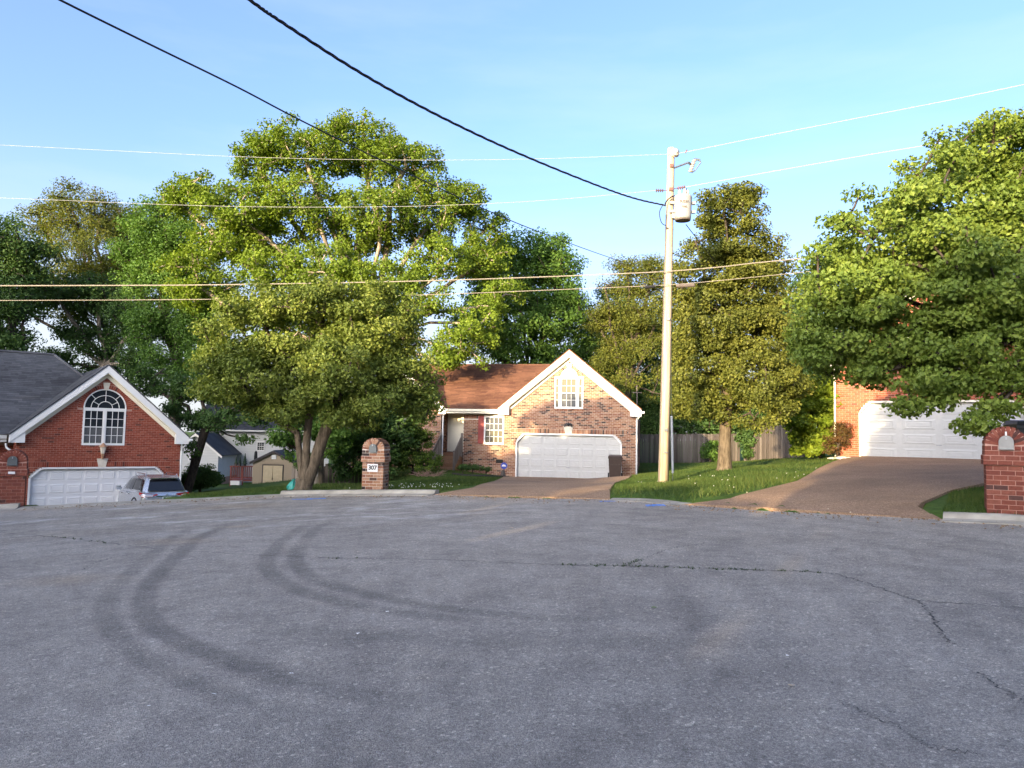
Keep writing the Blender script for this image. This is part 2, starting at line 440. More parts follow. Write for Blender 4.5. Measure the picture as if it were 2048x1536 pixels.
# kerb height fades where a drive meets the road (drives cover it there)
GZ = GZ + lift + 0.02*np.sin(GX*1.7)*np.sin(GY*1.3)*np.clip((bd-1)/4, 0, 1)*(~ins)
_kk = lambda px, py: (lambda q: (q.x, q.y))(on_road(px, py))
DRV = [
    [_kk(868, 990.5), (-.9,22.5), (-.55,27), (-.3,32), (-.25,36.6), (5.75,35.5), (5.0,30.5), (4.0,26), (3.2,23), _kk(1217, 1000)],
    [_kk(1374, 1010), (7.3,19.2), (9.6,23.5), (11.4,26.6), (12.9,28.7), (18.0,25.0), (15.6,21.3), (12,17.6), (9.0,15.4), _kk(1881, 1040)],
    [_kk(40, 1018), (-15.2,23.5), (-19.0,30.2), (-14.9,33.3), (-12.2,28.6), (-10.6,24), _kk(380, 1000)]]
for _P in DRV:
    _in = inside(GX, GY, np.array(_P)) & (seg_dist(GX, GY, _P, True) > .42)
    GZ = np.where(_in & ~ins, GZ - .22, GZ)
GZ = np.where((~ins) & (bd < .45), np.minimum(GZ, zroad(GX, GY) + .06), GZ)
nx, ny = len(gx), len(gy)
idx = np.arange(nx*ny).reshape(ny, nx)
Fq = np.stack([idx[:-1,:-1], idx[:-1,1:], idx[1:,1:], idx[1:,:-1]], -1).reshape(-1, 4)
t = NT('lawn')
g = t.coord()
n1 = t.noise(0.35, 5, 0.6, g); n2 = t.noise(9, 4, 0.7, g)
col = t.mix(t.ramp(n1, [(.3, (.035,.07,.015)), (.5, (.055,.10,.02)), (.72, (.09,.12,.028))]), t.ramp(n2, [(.3, (.55,.55,.5)), (.75, (1.4,1.35,1.2))]), .7, 'MULTIPLY')
t.bump(n2, 0.7, 0.06)
M['lawn'] = t.done(col, 0.95, 0.1)
lawn = link_mesh('ground', np_mesh('ground', np.stack([GX, GY, GZ], -1).reshape(-1, 3), Fq, M['lawn'], True))
tag(lawn, 'green lawn rising and falling around the cul-de-sac', 'ground', kind='structure')
def lawn_z(x, y):
    """height of the drawn lawn (bilinear in the grid)"""
    x = np.asarray(x, float); y = np.asarray(y, float)
    i = np.clip(np.searchsorted(gx, x) - 1, 0, nx-2); j = np.clip(np.searchsorted(gy, y) - 1, 0, ny-2)
    u = (x-gx[i])/(gx[i+1]-gx[i]); v = (y-gy[j])/(gy[j+1]-gy[j])
    return (GZ[j,i]*(1-u)*(1-v)+GZ[j,i+1]*u*(1-v)+GZ[j+1,i]*(1-u)*v+GZ[j+1,i+1]*u*v)
def lz(x, y): return float(lawn_z(np.array([x]), np.array([y]))[0])

# ------------------------------------------------------------------ road: radial sheet with tyre marks
NR, NA = 150, 840
bpts = [Vector((p[0], p[1], 0)) for p in BOUND]; bpts.append(bpts[0])
cum = [0]
for i in range(len(bpts)-1): cum.append(cum[-1] + (bpts[i+1]-bpts[i]).length)
ss = np.linspace(0, cum[-1], NA, endpoint=False)
bx = np.interp(ss, cum, [p.x for p in bpts]); by = np.interp(ss, cum, [p.y for p in bpts])
rc = (-1.5, 6.0)
tt = np.linspace(0, 1, NR+1)[1:]
RX = rc[0] + tt[:, None]*(bx-rc[0]); RY = rc[1] + tt[:, None]*(by-rc[1])
RZ = zroad(RX, RY)
V = np.concatenate([np.stack([RX, RY, RZ], -1).reshape(-1, 3), [[rc[0], rc[1], zroad(*rc)]]])
ii = np.arange(NR*NA).reshape(NR, NA)
Fr = np.stack([ii[:-1], np.roll(ii[:-1], -1, 1), np.roll(ii[1:], -1, 1), ii[1:]], -1).reshape(-1, 4)
c0 = len(V)-1
Fc = np.stack([np.full(NA//2, c0), np.roll(ii[0], -2)[::2], ii[0][1::2], ii[0][::2]], -1)
vx, vy = V[:, 0], V[:, 1]
def vnoise(x, y, s, seed=0):
    """smooth value noise"""
    r = np.random.default_rng(seed).random((64, 64))
    fx, fy = x*s, y*s; i = np.floor(fx).astype(int); j = np.floor(fy).astype(int); u = fx-i; v = fy-j
    u = u*u*(3-2*u); v = v*v*(3-2*v); i %= 64; j %= 64; i1 = (i+1) % 64; j1 = (j+1) % 64
    return r[j,i]*(1-u)*(1-v)+r[j,i1]*u*(1-v)+r[j1,i]*(1-u)*v+r[j1,i1]*u*v
def road_path(pts): return [(p.x, p.y) for p in smooth_path([on_road(*q) for q in pts], 8)]
dark = np.zeros(len(V)); pale = np.zeros(len(V)); tan = np.zeros(len(V))
def band(pts, w, s, soft=0.4, edges=0):
    P = road_path(pts); near = (vx > min(p[0] for p in P)-2) & (vx < max(p[0] for p in P)+2) & (vy > min(p[1] for p in P)-2) & (vy < max(p[1] for p in P)+2)
    d = seg_dist(vx[near], vy[near], P)
    e = np.array(P[0]), np.array(P[-1])
    fade = np.clip(np.minimum(np.hypot(vx[near]-e[0][0], vy[near]-e[0][1]), np.hypot(vx[near]-e[1][0], vy[near]-e[1][1]))/1.6, 0.0, 1)
    k = np.clip((w*(1+soft)-d)/(w*2*soft), 0, 1); k = k*k*(3-2*k)
    k *= (0.65 + 0.6*vnoise(vx[near], vy[near], 2.3, 5))*fade
    dark[near] = np.maximum(dark[near], k*s)
band([(420,1040),(345,1075),(312,1102),(254,1151),(215,1195),(210,1229),(229,1268),(273,1307),(342,1346),(439,1385),(600,1430),(760,1462)], .11, .6)
band([(480,1040),(405,1072),(371,1097),(332,1132),(298,1171),(288,1210),(303,1244),(352,1278),(420,1307),(513,1341),(640,1376),(800,1402),(980,1420)], .12, .82)
band([(640,1038),(600,1058),(576,1073),(542,1107),(532,1132),(552,1156),(610,1185),(708,1210),(830,1229),(960,1240),(1150,1248)], .11, .62)
band([(690,1032),(645,1050),(625,1063),(596,1102),(596,1132),(635,1161),(723,1185),(830,1207),(952,1224),(1100,1236),(1300,1244)], .11, .7)
band([(380,1225),(440,1234),(635,1263),(976,1288),(1300,1283),(1550,1288),(1900,1270)], .22, .42, .9)
band([(300,1420),(600,1462),(900,1480),(1200,1470)], .25, .3, .9)
band([(700,1350),(1000,1345),(1400,1340),(1800,1350)], .3, .3, .9)
band([(0,1330),(120,1230),(250,1200)], .2, .3, .9)
for s_ in range(9):     # faint arcs of slow turning traffic
    r_ = 4.5 + s_*0.72
    d = np.abs(np.hypot(vx+3.5, vy-7.6) - r_)
    dark = np.maximum(dark, np.clip(1-d/.18, 0, 1)*(.12+.25*vnoise(vx, vy, .5, 20+s_)))
wx_ = vx*.93+vy*.36; wy_ = -vx*.36+vy*.93
ww_ = vnoise(vx, vy, .7, 31)*2.2
fb_ = lambda s, sd: .5*vnoise(wx_*.45+ww_, wy_*2.1+ww_*.3, s, sd)+.3*vnoise(wx_*.7+ww_, wy_*3.1, s*2.3, sd+1)+.2*vnoise(wx_, wy_*2, s*5.1, sd+2)
far_band = np.clip((vy-10.5)/4, 0, 1)*np.clip((1.0-vx)/5, 0, 1)
pale = np.clip((fb_(1.5, 40)-.58)*6, 0, .8)*np.clip((vy-12)/3, 0, 1)*np.clip((2-vx)/4, 0, 1)
dk = seg_dist(vx, vy, [(p.x, p.y) for p in KLINE])
tan = np.clip(1-dk/1.3, 0, 1)*(vx < 0.5)*(.45+.7*vnoise(vx, vy, 1.1, 11))
for (px_, py_, r_) in ((490,1012,.8),(430,1016,.5),(130,1160,.5),(480,1053,.25),(350,1083,.5)):
    q = on_road(px_, py_); d = np.hypot((vx-q.x)*.7, (vy-q.y)*1.3)
    tan = np.maximum(tan, np.clip(1.2-d/r_, 0, 1)*(.4+.6*vnoise(vx, vy, 3, 12)))
attr = np.stack([dark, pale, np.clip(tan, 0, 1), np.ones(len(V))], -1)
t = NT('asphalt')
g = t.coord()
fine = t.node('ShaderNodeTexVoronoi', Scale=115.0); t.link(g, fine.inputs['Vector'])
n2 = t.noise(230, 3, 0.7, g); n3 = t.noise(0.55, 6, 0.6, g); n4 = t.noise(9, 5, 0.65, g); n5 = t.noise(55, 3, 0.7, g)
c = t.ramp(n3, [(.3, (.29,.26,.222)), (.5, (.345,.312,.266)), (.72, (.395,.358,.308))])
c = t.mix(c, t.ramp(fine.outputs['Distance'], [(.1, (1.5,1.5,1.5)), (.55, (.6,.6,.62))]), .65, 'MULTIPLY')
c = t.mix(c, t.ramp(n5, [(.32, (.58,.58,.6)), (.55, (1.0,1.0,1.0)), (.72, (1.5,1.5,1.46))]), .75, 'MULTIPLY')
c = t.mix(c, t.ramp(n2, [(.3, (.5,.5,.5)), (.7, (1.5,1.5,1.5))]), .6, 'MULTIPLY')
c = t.mix(c, t.ramp(n4, [(.3, (.8,.79,.8)), (.7, (1.17,1.16,1.15))]), .7, 'MULTIPLY')
sep = t.n.new('ShaderNodeSeparateColor'); t.link(t.attr('wear', 'Color'), sep.inputs[0])
c = t.mix(c, (.42,.42,.44), t.math('MULTIPLY', sep.outputs[0], .72, True), 'MULTIPLY')
c = t.mix(c, (.52,.50,.47), t.math('MULTIPLY', sep.outputs[1], .6, True))
c = t.mix(c, (.30,.22,.14), t.math('MULTIPLY', sep.outputs[2], .5, True))
st = t.node('ShaderNodeTexVoronoi', Scale=48.0); t.link(g, st.inputs['Vector'])
c = t.mix(c, t.ramp(st.outputs['Color'], [(.0, (.62,.62,.63)), (.25, (.93,.93,.93)), (.8, (1.05,1.05,1.05)), (.97, (1.9,1.87,1.8))]), .9, 'MULTIPLY')
n7 = t.noise(2.3, 6, .65, g); c = t.mix(c, t.ramp(n7, [(.34, (.80,.79,.80)), (.52, (1.0,1.0,1.0)), (.70, (1.14,1.12,1.09))]), .9, 'MULTIPLY')
t.bump(t.math('ADD', t.math('MULTIPLY', fine.outputs['Distance'], -1.0), n5), 0.7, 0.008)
M['asphalt'] = t.done(c, 0.88, 0.22)
road = link_mesh('road', np_mesh('road', V, np.concatenate([Fr, Fc]), M['asphalt'], True, {'wear': ('FLOAT_COLOR', attr)}))
tag(road, 'worn grey asphalt cul-de-sac with curved tyre marks and cracks', 'road', kind='structure')

# ------------------------------------------------------------------ kerb
kp = [Vector((p.x, p.y, zroad(p.x, p.y))) for p in KLINE]
tailp = [Vector((x, y, zroad(x, y))) for x, y in BOUND[len(KLINE):]]
kpath = tailp[-4:] + kp + tailp[:4]
kc = [0]
for i in range(len(kpath)-1): kc.append(kc[-1] + (kpath[i+1]-kpath[i]).length)
def kat(s):
    return Vector([np.interp(s, kc, [p[k] for p in kpath]) for k in range(3)])
def knorm(s):
    a, b = kat(s-.3), kat(s+.3); d = (b-a).normalized(); return Vector((-d.y, d.x, 0))      # outwards (path runs left to right seen from the middle)
def s_of(px, py):
    q = on_road(px, py); return min((( kpath[i]-q).length, kc[i]) for i in range(len(kc)))[1]
S1, S2 = s_of(870, 989.5), s_of(1215, 999); S3, S4 = s_of(1372, 1009), s_of(1883, 1039); S0 = s_of(380, 999); S00 = s_of(40, 1017)
kerb = thing('kerb', kat(s_of(750, 989)), 0, 'pale concrete kerb curving around the asphalt', 'kerb', kind='structure')
HI = [(-.34,.004),(-.10,.012),(-.02,.03),(.02,.085),(.06,.11),(.20,.115),(.20,-.2),(-.34,-.2)]
LO = [(-.34,.004),(-.10,.008),(0,.012),(.10,.022),(.20,.026),(.24,.026),(.24,-.2),(-.34,-.2)]
def kerb_section(s0, s1, prof):
    ns = max(2, int((s1-s0)/.4)); vs = []; fs = []; m = len(prof); jit = random.uniform(-.006, .006)
    for i in range(ns+1):
        s = s0 + (s1-s0)*i/ns; p = kat(s); n = knorm(s)
        for (o, h) in prof: q = p + n*o; vs.append((q.x-kerb.location.x, q.y-kerb.location.y, zroad(p.x, p.y) + h + jit - kerb.location.z))
    for i in range(ns):
        for k in range(m): fs.append((i*m+k, i*m+(k+1)%m, (i+1)*m+(k+1)%m, (i+1)*m+k))
    fs += [tuple(range(m)), tuple(range((ns+1)*m-1, ns*m-1, -1))]
    MB().add(vs, [f[::-1] for f in fs]).build('kerb_section', M['concrete'], kerb)
def run(a, b, prof, L=3.0):
    n = max(1, round((b-a)/L)); w = (b-a)/n
    for i in range(n): kerb_section(a+i*w+.008, a+(i+1)*w-.008, prof)
run(0.5, S00, HI); S0k = s_of(556, 991); run(S00, S0k, LO); run(S0k, S1, HI); run(S2, S3, LO, 2.6); run(S4, kc[-1]-.5, HI)

# ------------------------------------------------------------------ driveways (sheets draped over the ground)
t = NT('aggregate')
g = t.coord()
v = t.node('ShaderNodeTexVoronoi', Scale=60.0); t.link(g, v.inputs['Vector'])
c = t.ramp(v.outputs['Color'], [(0, (.175,.11,.068)), (.5, (.265,.172,.108)), (.8, (.325,.222,.145)), (1, (.47,.35,.24))])
nn = t.noise(.7, 5, .6, g)
c = t.mix(c, t.ramp(nn, [(.3, (.7,.68,.68)), (.7, (1.15,1.12,1.1))]), .8, 'MULTIPLY')
n6 = t.noise(22, 4, .7, g)
c = t.mix(c, t.ramp(n6, [(.3, (.65,.65,.65)), (.7, (1.3,1.3,1.3))]), .7, 'MULTIPLY')
t.bump(v.outputs['Distance'], .5, .01)
M['aggregate'] = t.done(c, .9, .2)
def drape(name, left, right, n_long, n_wide, dz, label, over=None):
    """sheet between two edge lines (lists of xy), following the ground"""
    def res(P, n):
        P = [Vector((p[0], p[1], 0)) for p in P]; c = [0]
        for i in range(len(P)-1): c.append(c[-1]+(P[i+1]-P[i]).length)
        s = np.linspace(0, c[-1], n+1); return np.stack([np.interp(s, c, [p.x for p in P]), np.interp(s, c, [p.y for p in P])], -1)
    A, B = res(left, n_long), res(right, n_long)
    w = np.linspace(0, 1, n_wide+1)[None, :, None]
    G = A[:, None]*(1-w) + B[:, None]*w
    z = zg(G[..., 0], G[..., 1]) + .09 + dz
    zr_ = zroad(G[..., 0], G[..., 1]); dd = seg_dist(G[..., 0], G[..., 1], BP, True); inn = inside(G[..., 0], G[..., 1], BP)
    k = np.clip(dd/1.2, 0, 1)
    z = np.where(inn, zr_ + .006, (zr_+.012)*(1-k) + z*k)
    top = np.concatenate([G, z[..., None]], -1).reshape(-1, 3)
    m = (n_long+1)*(n_wide+1); I = np.arange(m).reshape(n_long+1, n_wide+1)
    f = np.stack([I[:-1,:-1], I[:-1,1:], I[1:,1:], I[1:,:-1]], -1).reshape(-1, 4)
    # skirts so the slab has an edge
    ring = np.concatenate([I[0], I[1:, -1], I[-1, -2::-1], I[-2:0:-1, 0]])
    low = top[ring] - [0, 0, .16]; r2 = np.arange(len(ring)) + m
    sk = np.stack([ring, r2, np.roll(r2, -1), np.roll(ring, -1)], -1)
    o = link_mesh(name, np_mesh(name, np.concatenate([top, low]), np.concatenate([f, sk]), M['aggregate']))
    return tag(o, label, 'driveway', kind='structure')
def rd(px, py, inward=0.0):
    q = on_road(px, py); s = s_of(px, py); n = knorm(s); q = q - n*inward; return (q.x, q.y)
def xy(px, py, d): p = at(px, py, d); return (p.x, p.y)
K = lambda s, o: (lambda p: (p.x, p.y))(kat(s) + knorm(s)*o)
drape('driveway', [K(S1, .0), K(S1+.3, 1.2), (-.9,22.5), (-.55,27), (-.3,32), (-.25,36.6)], [K(S2, .0), K(S2-.35, 1.4), (3.2,23), (4.0,26), (5.0,30.5), (5.75,35.5)], 50, 20, .03,
      'brown pebbled driveway sloping down to the tan brick garage')
drape('driveway', [K(S3, -.02), K(S3+.5, .9), (7.3,19.2), (9.6,23.5), (11.4,26.6), (12.9,28.7)], [K(S4, -.02), K(S4-.5, .9), (9.0,15.4), (12,17.6), (15.6,21.3), (18.0,25.0)], 50, 24, .03,
      'wide brown driveway rising to the red brick garage with a pale crack across it')
drape('driveway', [K(S00, .25), K(S00+.1, 1.5), (-15.2,23.5), (-17.6,27), (-19.0,30.2)], [K(S0, .25), K(S0-.1, 1.5), (-10.6,24), (-12.2,28.6), (-14.9,33.3)], 40, 16, -.075,
      'driveway dropping from the road to the dark red brick garage')
# ------------------------------------------------------------------ house kit (facade frame: x along the wall, y into the house, z up)
def complement(iv, cuts):
    out = [iv]
    for a, b in cuts:
        nxt = []
        for x0, x1 in out:
            if b <= x0 or a >= x1: nxt.append((x0, x1)); continue
            if a > x0: nxt.append((x0, a))
            if b < x1: nxt.append((b, x1))
        out = nxt
    return out
CH, BL, JT = .0762, .203, .0095
def brick_courses(x0f, x1f, z0, z1, openings, y=0.0, ch=CH, bl=BL, depth=.05):
    """running bond between x0f(z) and x1f(z); openings: functions z -> (a,b) or None"""
    out = []; k = 0; z = z0
    while z + ch - JT <= z1 + 1e-6:
        zm = z + ch/2; a, b = x0f(zm), x1f(zm)
        if b - a > .05:
            cuts = [c for c in (o(z+.004, z+ch-JT) for o in openings) if c]
            for s0, s1 in complement((a, b), cuts):
                off = (k % 2)*(bl+JT)/2 - 20*(bl+JT)
                n0 = math.floor((s0-off)/(bl+JT))
                u = off + n0*(bl+JT)
                while u < s1:
                    p, q = max(u, s0), min(u+bl, s1)
                    if q - p > .02:
                        d = random.uniform(-.001, .004)
                        out.append((((p+q)/2, y+depth/2-d, z+(ch-JT)/2), (q-p, depth, ch-JT), 0, 0))
                    u += bl+JT
        z += ch; k += 1
    return out
def rect_open(a, b, z0, z1): return lambda lo, hi: (a, b) if hi > z0 and lo < z1 else None
def cham_open(a, b, z0, z1, c):
    def f(lo, hi):
        if lo >= z1: return None
        k = max(0, lo - (z1-c)); return (a+k, b-k)
    return f
def arch_open(cx, r, zs):
    def f(lo, hi):
        h = lo - zs
        if h >= r or hi < zs: return None
        w = math.sqrt(max(0, r*r - max(h, 0)**2)); return (cx-w, cx+w)
    return f
def soldiers(a, b, z, h=BL, y=0.0, depth=.055):
    n = int((b-a)/CH); p = (b-a)/n
    return [((a+(i+.5)*p, y+depth/2-.004-random.uniform(0, .003), z+h/2), (p-JT, depth, h), 0, 0) for i in range(n)]
def arch_bricks(cx, zs, r0, h=.2, y=0.0, a0=0, a1=180, depth=.055):
    n = int(math.pi*(r0+h*.4)*(a1-a0)/180/CH); out = []
    for i in range(n):
        an = R(a0+(a1-a0)*(i+.5)/n); rm = r0+h/2
        out.append(((cx+rm*math.cos(an), y+depth/2-.005, zs+rm*math.sin(an)), (h, depth, (r0+h*.35)*math.pi*(a1-a0)/180/n-JT*.6), -an, 0))
    return out
def add_window(root, cx, w, z0, z1, y, cols, rows, glass='glass', fw=.045, mw=.018, sash=True, recess=.05, frame_mat='white', glass_low=None):
    """double-hung window: frame mesh with muntins (part), every pane a sub-part"""
    x0, x1 = cx-w/2, cx+w/2; f = MB()
    ya, yb = y-.022, y+recess+.02
    f.box(x0-.03, x0+fw, ya, yb, z0-.05, z1+.06); f.box(x1-fw, x1+.03, ya, yb, z0-.05, z1+.06)
    f.box(x0+fw, x1-fw, ya, yb, z1-fw, z1+.06); f.box(x0+fw, x1-fw, ya-.012, yb, z0-.05, z0+fw)
    zm = (z0+z1)/2; zi0, zi1, xi0, xi1 = z0+fw, z1-fw, x0+fw, x1-fw
    spans = [(zi0, zm-.02), (zm+.02, zi1)] if sash else [(zi0, zi1)]
    if sash: f.box(xi0, xi1, ya+.012, yb, zm-.02, zm+.02)
    panes = []
    for si, (a, b) in enumerate(spans):
        yy = y+.02+(.012 if si == 0 else 0); r = rows//len(spans)
        for i in range(1, cols): xx = xi0+(xi1-xi0)*i/cols; f.box(xx-mw/2, xx+mw/2, yy-.012, yy+.02, a, b)
        for j in range(1, r):
            zz = a+(b-a)*j/r
            for i in range(cols): f.box(xi0+(xi1-xi0)*i/cols+mw/2, xi0+(xi1-xi0)*(i+1)/cols-mw/2, yy-.011, yy+.019, zz-mw/2, zz+mw/2)
        for i in range(cols):
            for j in range(r):
                panes.append((xi0+(xi1-xi0)*(i+.5)/cols, yy+.012, a+(b-a)*(j+.5)/r, (xi1-xi0)/cols-mw, (b-a)/r-mw, si))
    o = f.build('window', M[frame_mat], root)
    for px, py, pz, sx, sz, si in panes:
        m = M[glass_low if (glass_low and si == 0) else glass]
        p = link_mesh('pane', unit_box(m), o); p.location = (px, py, pz); p.scale = (sx, .008, sz)
    return o
_panel = {}
def raised_panel(mat):
    if mat.name not in _panel:
        a, b, d = .5, .40, 1.0
        v = [(-a,0,-a),(a,0,-a),(a,0,a),(-a,0,a),(-b,-1,-b*.84),(b,-1,-b*.84),(b,-1,b*.84),(-b,-1,b*.84),(-.34,-.45,-.24),(.34,-.45,-.24),(.34,-.45,.24),(-.34,-.45,.24),(-.30,-.9,-.18),(.30,-.9,-.18),(.30,-.9,.18),(-.30,-.9,.18)]
        f = []
        for q in (0, 4, 8): f += [(q+i, q+(i+1)%4, q+4+(i+1)%4, q+4+i) for i in range(4)]
        f.append((12,13,14,15))
        me = bpy.data.meshes.new('raised_panel'); me.from_pydata(v, [], f); me.materials.append(mat); me.update()
        _panel[mat.name] = me
    return _panel[mat.name]
def garage_door(root, a, b, z1, c, y=.12, rows=4, cols=8, long_panels=False, trim='white', lintel='mortar_pale', leaf='door_white'):
    d = MB(); h = (z1-.01)/rows
    for r in range(rows): d.box(a, b, y, y+.05, .01+r*h+.005, .01+(r+1)*h-.005)
    d.box(a, b, y+.015, y+.05, .005, z1)
    o = d.build('garage_door', M[leaf], root)
    pm = raised_panel(M[leaf])
    for r in range(rows):
        for k in range(cols):
            p = link_mesh('panel', pm, o)
            w = (b-a)/cols
            p.location = (a+(k+.5)*w, y-.001, .01+(r+.5)*h); p.scale = (w*.86, .016, h*.72)
    # chamfered casing
    t = MB(); tw = .07; ya, yb = -.028, y+.06
    def strip(p, q, ww):
        p, q = Vector((p[0], p[1])), Vector((q[0], q[1])); n = (q-p).normalized(); n = Vector((-n.y, n.x))*ww
        t.prism([p, q, q+n, p+n], ya, yb)
    P = [(a, 0), (a, z1-c), (a+c, z1), (b-c, z1), (b, z1-c), (b, 0)]
    for i in range(5): strip(P[i], P[i+1], tw)
    # corner infill in front of the door leaf
    t.prism([(a, z1-c), (a+c, z1), (a, z1)], y-.06, y-.03); t.prism([(b, z1-c), (b, z1), (b-c, z1)], y-.06, y-.03)
    t.build('door_casing', M[trim], root)
    MB().box(a-.34, b+.34, .016, .19, z1+.004, z1+.33).build('lintel', M[lintel], root)
    hd = MB().box((a+b)/2-.09, (a+b)/2+.09, y-.03, y-.022, .01+h*1.08, .01+h*1.14).build('handle', M['grey_metal'], o)
    return o
def shingles(root, org, ex, es, width_at, length, mat, limit=0, ex0=0.0, course=.14, name='shingle', thick=.011):
    """org: eave corner; ex: unit along the eave, es: unit up the slope; width_at(s) -> (u0,u1)"""
    ex, es = Vector(ex), Vector(es); n = ex.cross(es).normalized()
    C = []; s = 0.0
    vs = []; fs = []; tint = []; parts = []
    while s < length:
        u0, u1 = width_at(s); u = u0 - random.uniform(0, .9)
        while u < u1:
            w = random.choice((.3, .3, .46, .6)); a, b = max(u, u0), min(u+w-.004, u1)
            if b - a > .03:
                lift = thick + random.uniform(0, .002)
                P = [org+ex*a+es*(s-.012)+n*.005, org+ex*b+es*(s-.012)+n*.005, org+ex*b+es*min(s+course*1.1, length)-n*.006, org+ex*a+es*min(s+course*1.1, length)-n*.006,
                     org+ex*a+es*(s-.012)+n*lift, org+ex*b+es*(s-.012)+n*lift, org+ex*b+es*min(s+course*1.1, length)+n*.002, org+ex*a+es*min(s+course*1.1, length)+n*.002]
                parts.append(P)
            u += w
        s += course
    if limit < len(parts):
        k = 0
    for P in parts[limit:]:
        base = len(vs); vs += [tuple(p) for p in P]; fs += [tuple(base+i for i in f) for f in CUBE_F]; tint += [random.random()]*8
    if fs:
        o = link_mesh(name+'s', np_mesh(name+'s', np.array(vs), np.array(fs), mat, attrs={'tint': ('FLOAT', tint)}), root); o['kind'] = 'stuff'
    for P in parts[:limit]:
        c = sum(P, Vector())/8
        me = np_mesh(name, np.array([tuple(p-c) for p in P]), CUBE_F, mat)
        o = link_mesh(name, me, root); o.location = c
def gable_front(root, W, ve, va, brick, mortar, shingle, depth, so=.26, fo=.30, uc=None, ceil=None):
    """roof, rake boards, soffits and returns of a front gable over wall 0..W; ve: roof edge at the tips, va: apex (top of roof)"""
    uc = W/2 if uc is None else uc
    tl, tr = -so, W+so
    roof = MB(); th = .05
    for tip in (tl, tr):
        roof.prism([(tip, ve), (uc, va), (uc, va-th), (tip, ve-th)] if tip < uc else [(uc, va), (tip, ve), (tip, ve-th), (uc, va-th)], -fo-.02, depth)
    ro = roof.build('roof', M[shingle], root)
    for sgn, tip in ((1, tl), (-1, tr)):
        run_ = abs(uc-tip); L = math.hypot(run_, va-ve)
        es = Vector((sgn*run_/L, 0, (va-ve)/L))
        if sgn > 0: shingles(root, Vector((tip, depth, ve)), (0,-1,0), es, lambda s: (0, depth+fo+.03), L, M[shingle])
        else: shingles(root, Vector((tip, -fo-.03, ve)), (0,1,0), es, lambda s: (0, depth+fo+.03), L, M[shingle])
    fb = .30
    rk = MB()
    for tip in (tl, tr):
        pts = [(tip, ve-.055), (uc, va-.055), (uc, va-.055-fb), (tip, ve-.055-fb)]
        rk.prism(pts, -fo, -fo+.03)                                            # rake board
        sg = 1 if tip < uc else -1
        rk.prism([(tip, ve-.06), (uc, va-.06), (uc, va-.085), (tip, ve-.085)], -fo+.03, -.002)      # deck under the overhang
    for sg, tip in ((1, tl), (-1, tr)):                                        # boxed returns
        k = (va-ve)/abs(uc-tip); w = .52
        z0 = ve-.055-fb
        rk.prism([(tip, z0-.0), (tip+sg*w, z0), (tip+sg*w, z0+k*w), (tip, ve-.06)], -fo+.031, -.01)
    rb = rk.build('rake_board', M['white'], root)
    fr = MB()
    for sg, tip in ((1, tl), (-1, tr)):
        k = (va-ve)/abs(uc-tip)
        zs = lambda u: ve-.055 + k*abs(u-tip)
        u0, u1 = tip+sg*.53, uc
        fr.prism([(u0, zs(u0)-fb-.03), (u1, zs(u1)-fb-.03), (u1, zs(u1)-fb-.20), (u0, zs(u0)-fb-.20)], -.05, -.006)
        fr.prism([(u0, zs(u0)-fb+.02), (u1, zs(u1)-fb+.02), (u1, zs(u1)-fb-.03), (u0, zs(u0)-fb-.03)], -fo+.032, -.006)   # soffit
    fr.build('soffit', M['cream'], root)
    return lambda u: (ve - .055 - fb + (va-ve)/abs(uc-(tl if u < uc else tr))*abs(u-(tl if u < uc else tr)))
def downspout(root, pts, mat='white', r=.038):
    return MB().tube(smooth_path(pts, 4), r, 6).build('downspout', M[mat], root)
def core_wall(root, poly, y0, y1, mat, name='wall', holes=None):
    """mortar body behind the bricks"""
    return MB().prism(poly, y0, y1).build(name, M[mat], root)
def strips_wall(root, x0f, x1f, z0, z1, openings, y0, y1, mat, name='wall', step=.076):
    m = MB(); z = z0; n = int(round((z1-z0)/step))
    for k in range(n):
        z = z0 + k*step; zm = z+step/2
        a, b = x0f(zm), x1f(zm)
        if b-a < .02: continue
        cuts = [c for c in (o(z+.004, z+step-JT) for o in openings) if c]
        for p, q in complement((a, b), cuts): m.box(p, q, y0, y1, z, z+step)
    return m.build(name, M[mat], root)

# ================================================================== centre house
A0 = R(-11)
H = thing('brick_house', (-.34, 36.3, -.31), A0, 'tan brick house with a brown roof and white garage door straight ahead', 'house')
W = 6.28
rake = gable_front(H, W, 3.42, 6.22, 'tan_brick', 'mortar_pale', 'shingle_brown', 9.0)
gx0 = lambda z: 0.0 if z < rake(0.2)-.05 else max(0, (z - (rake(0.0)))/((6.22-3.42)/(W/2+.26)))
gx1 = lambda z: W - gx0(z)
DA, DB, DT, DC = .66, 5.58, 2.14, .36
ops = [cham_open(DA-.07, DB+.07, 0, DT+.07, DC), rect_open(DA-.3, DB+.3, DT+.075, DT+.075+BL+.012), rect_open(2.43, 3.80, 3.40, 4.90), arch_open(3.115, .60, 4.89), rect_open(0.0, .001, 0, .1)]
ops_core = [cham_open(DA-.07, DB+.07, 0, DT+.07, DC), rect_open(2.43, 3.80, 3.40, 4.90)]
top = 5.86
bk = brick_courses(gx0, gx1, 0, top, ops)
bk += soldiers(DA-.3, 2.96, DT+.08) + soldiers(3.28, DB+.3, DT+.08)
bk += arch_bricks(3.115, 4.89, .40, .2, a0=4, a1=79) + arch_bricks(3.115, 4.89, .40, .2, a0=101, a1=176)
bk += soldiers(2.40, 3.83, 3.325-.0, .07) 
emit('brick', H, bk, M['tan_brick'], 0, 'brickwork')
strips_wall(H, gx0, gx1, 0, 5.88, ops_core, .004, .2, 'mortar_pale')
MB().prism([(2.97,DT+.08),(3.27,DT+.08),(3.35,DT+.42),(2.89,DT+.42)], -.035, .05).build('keystone', M['stone'], H)
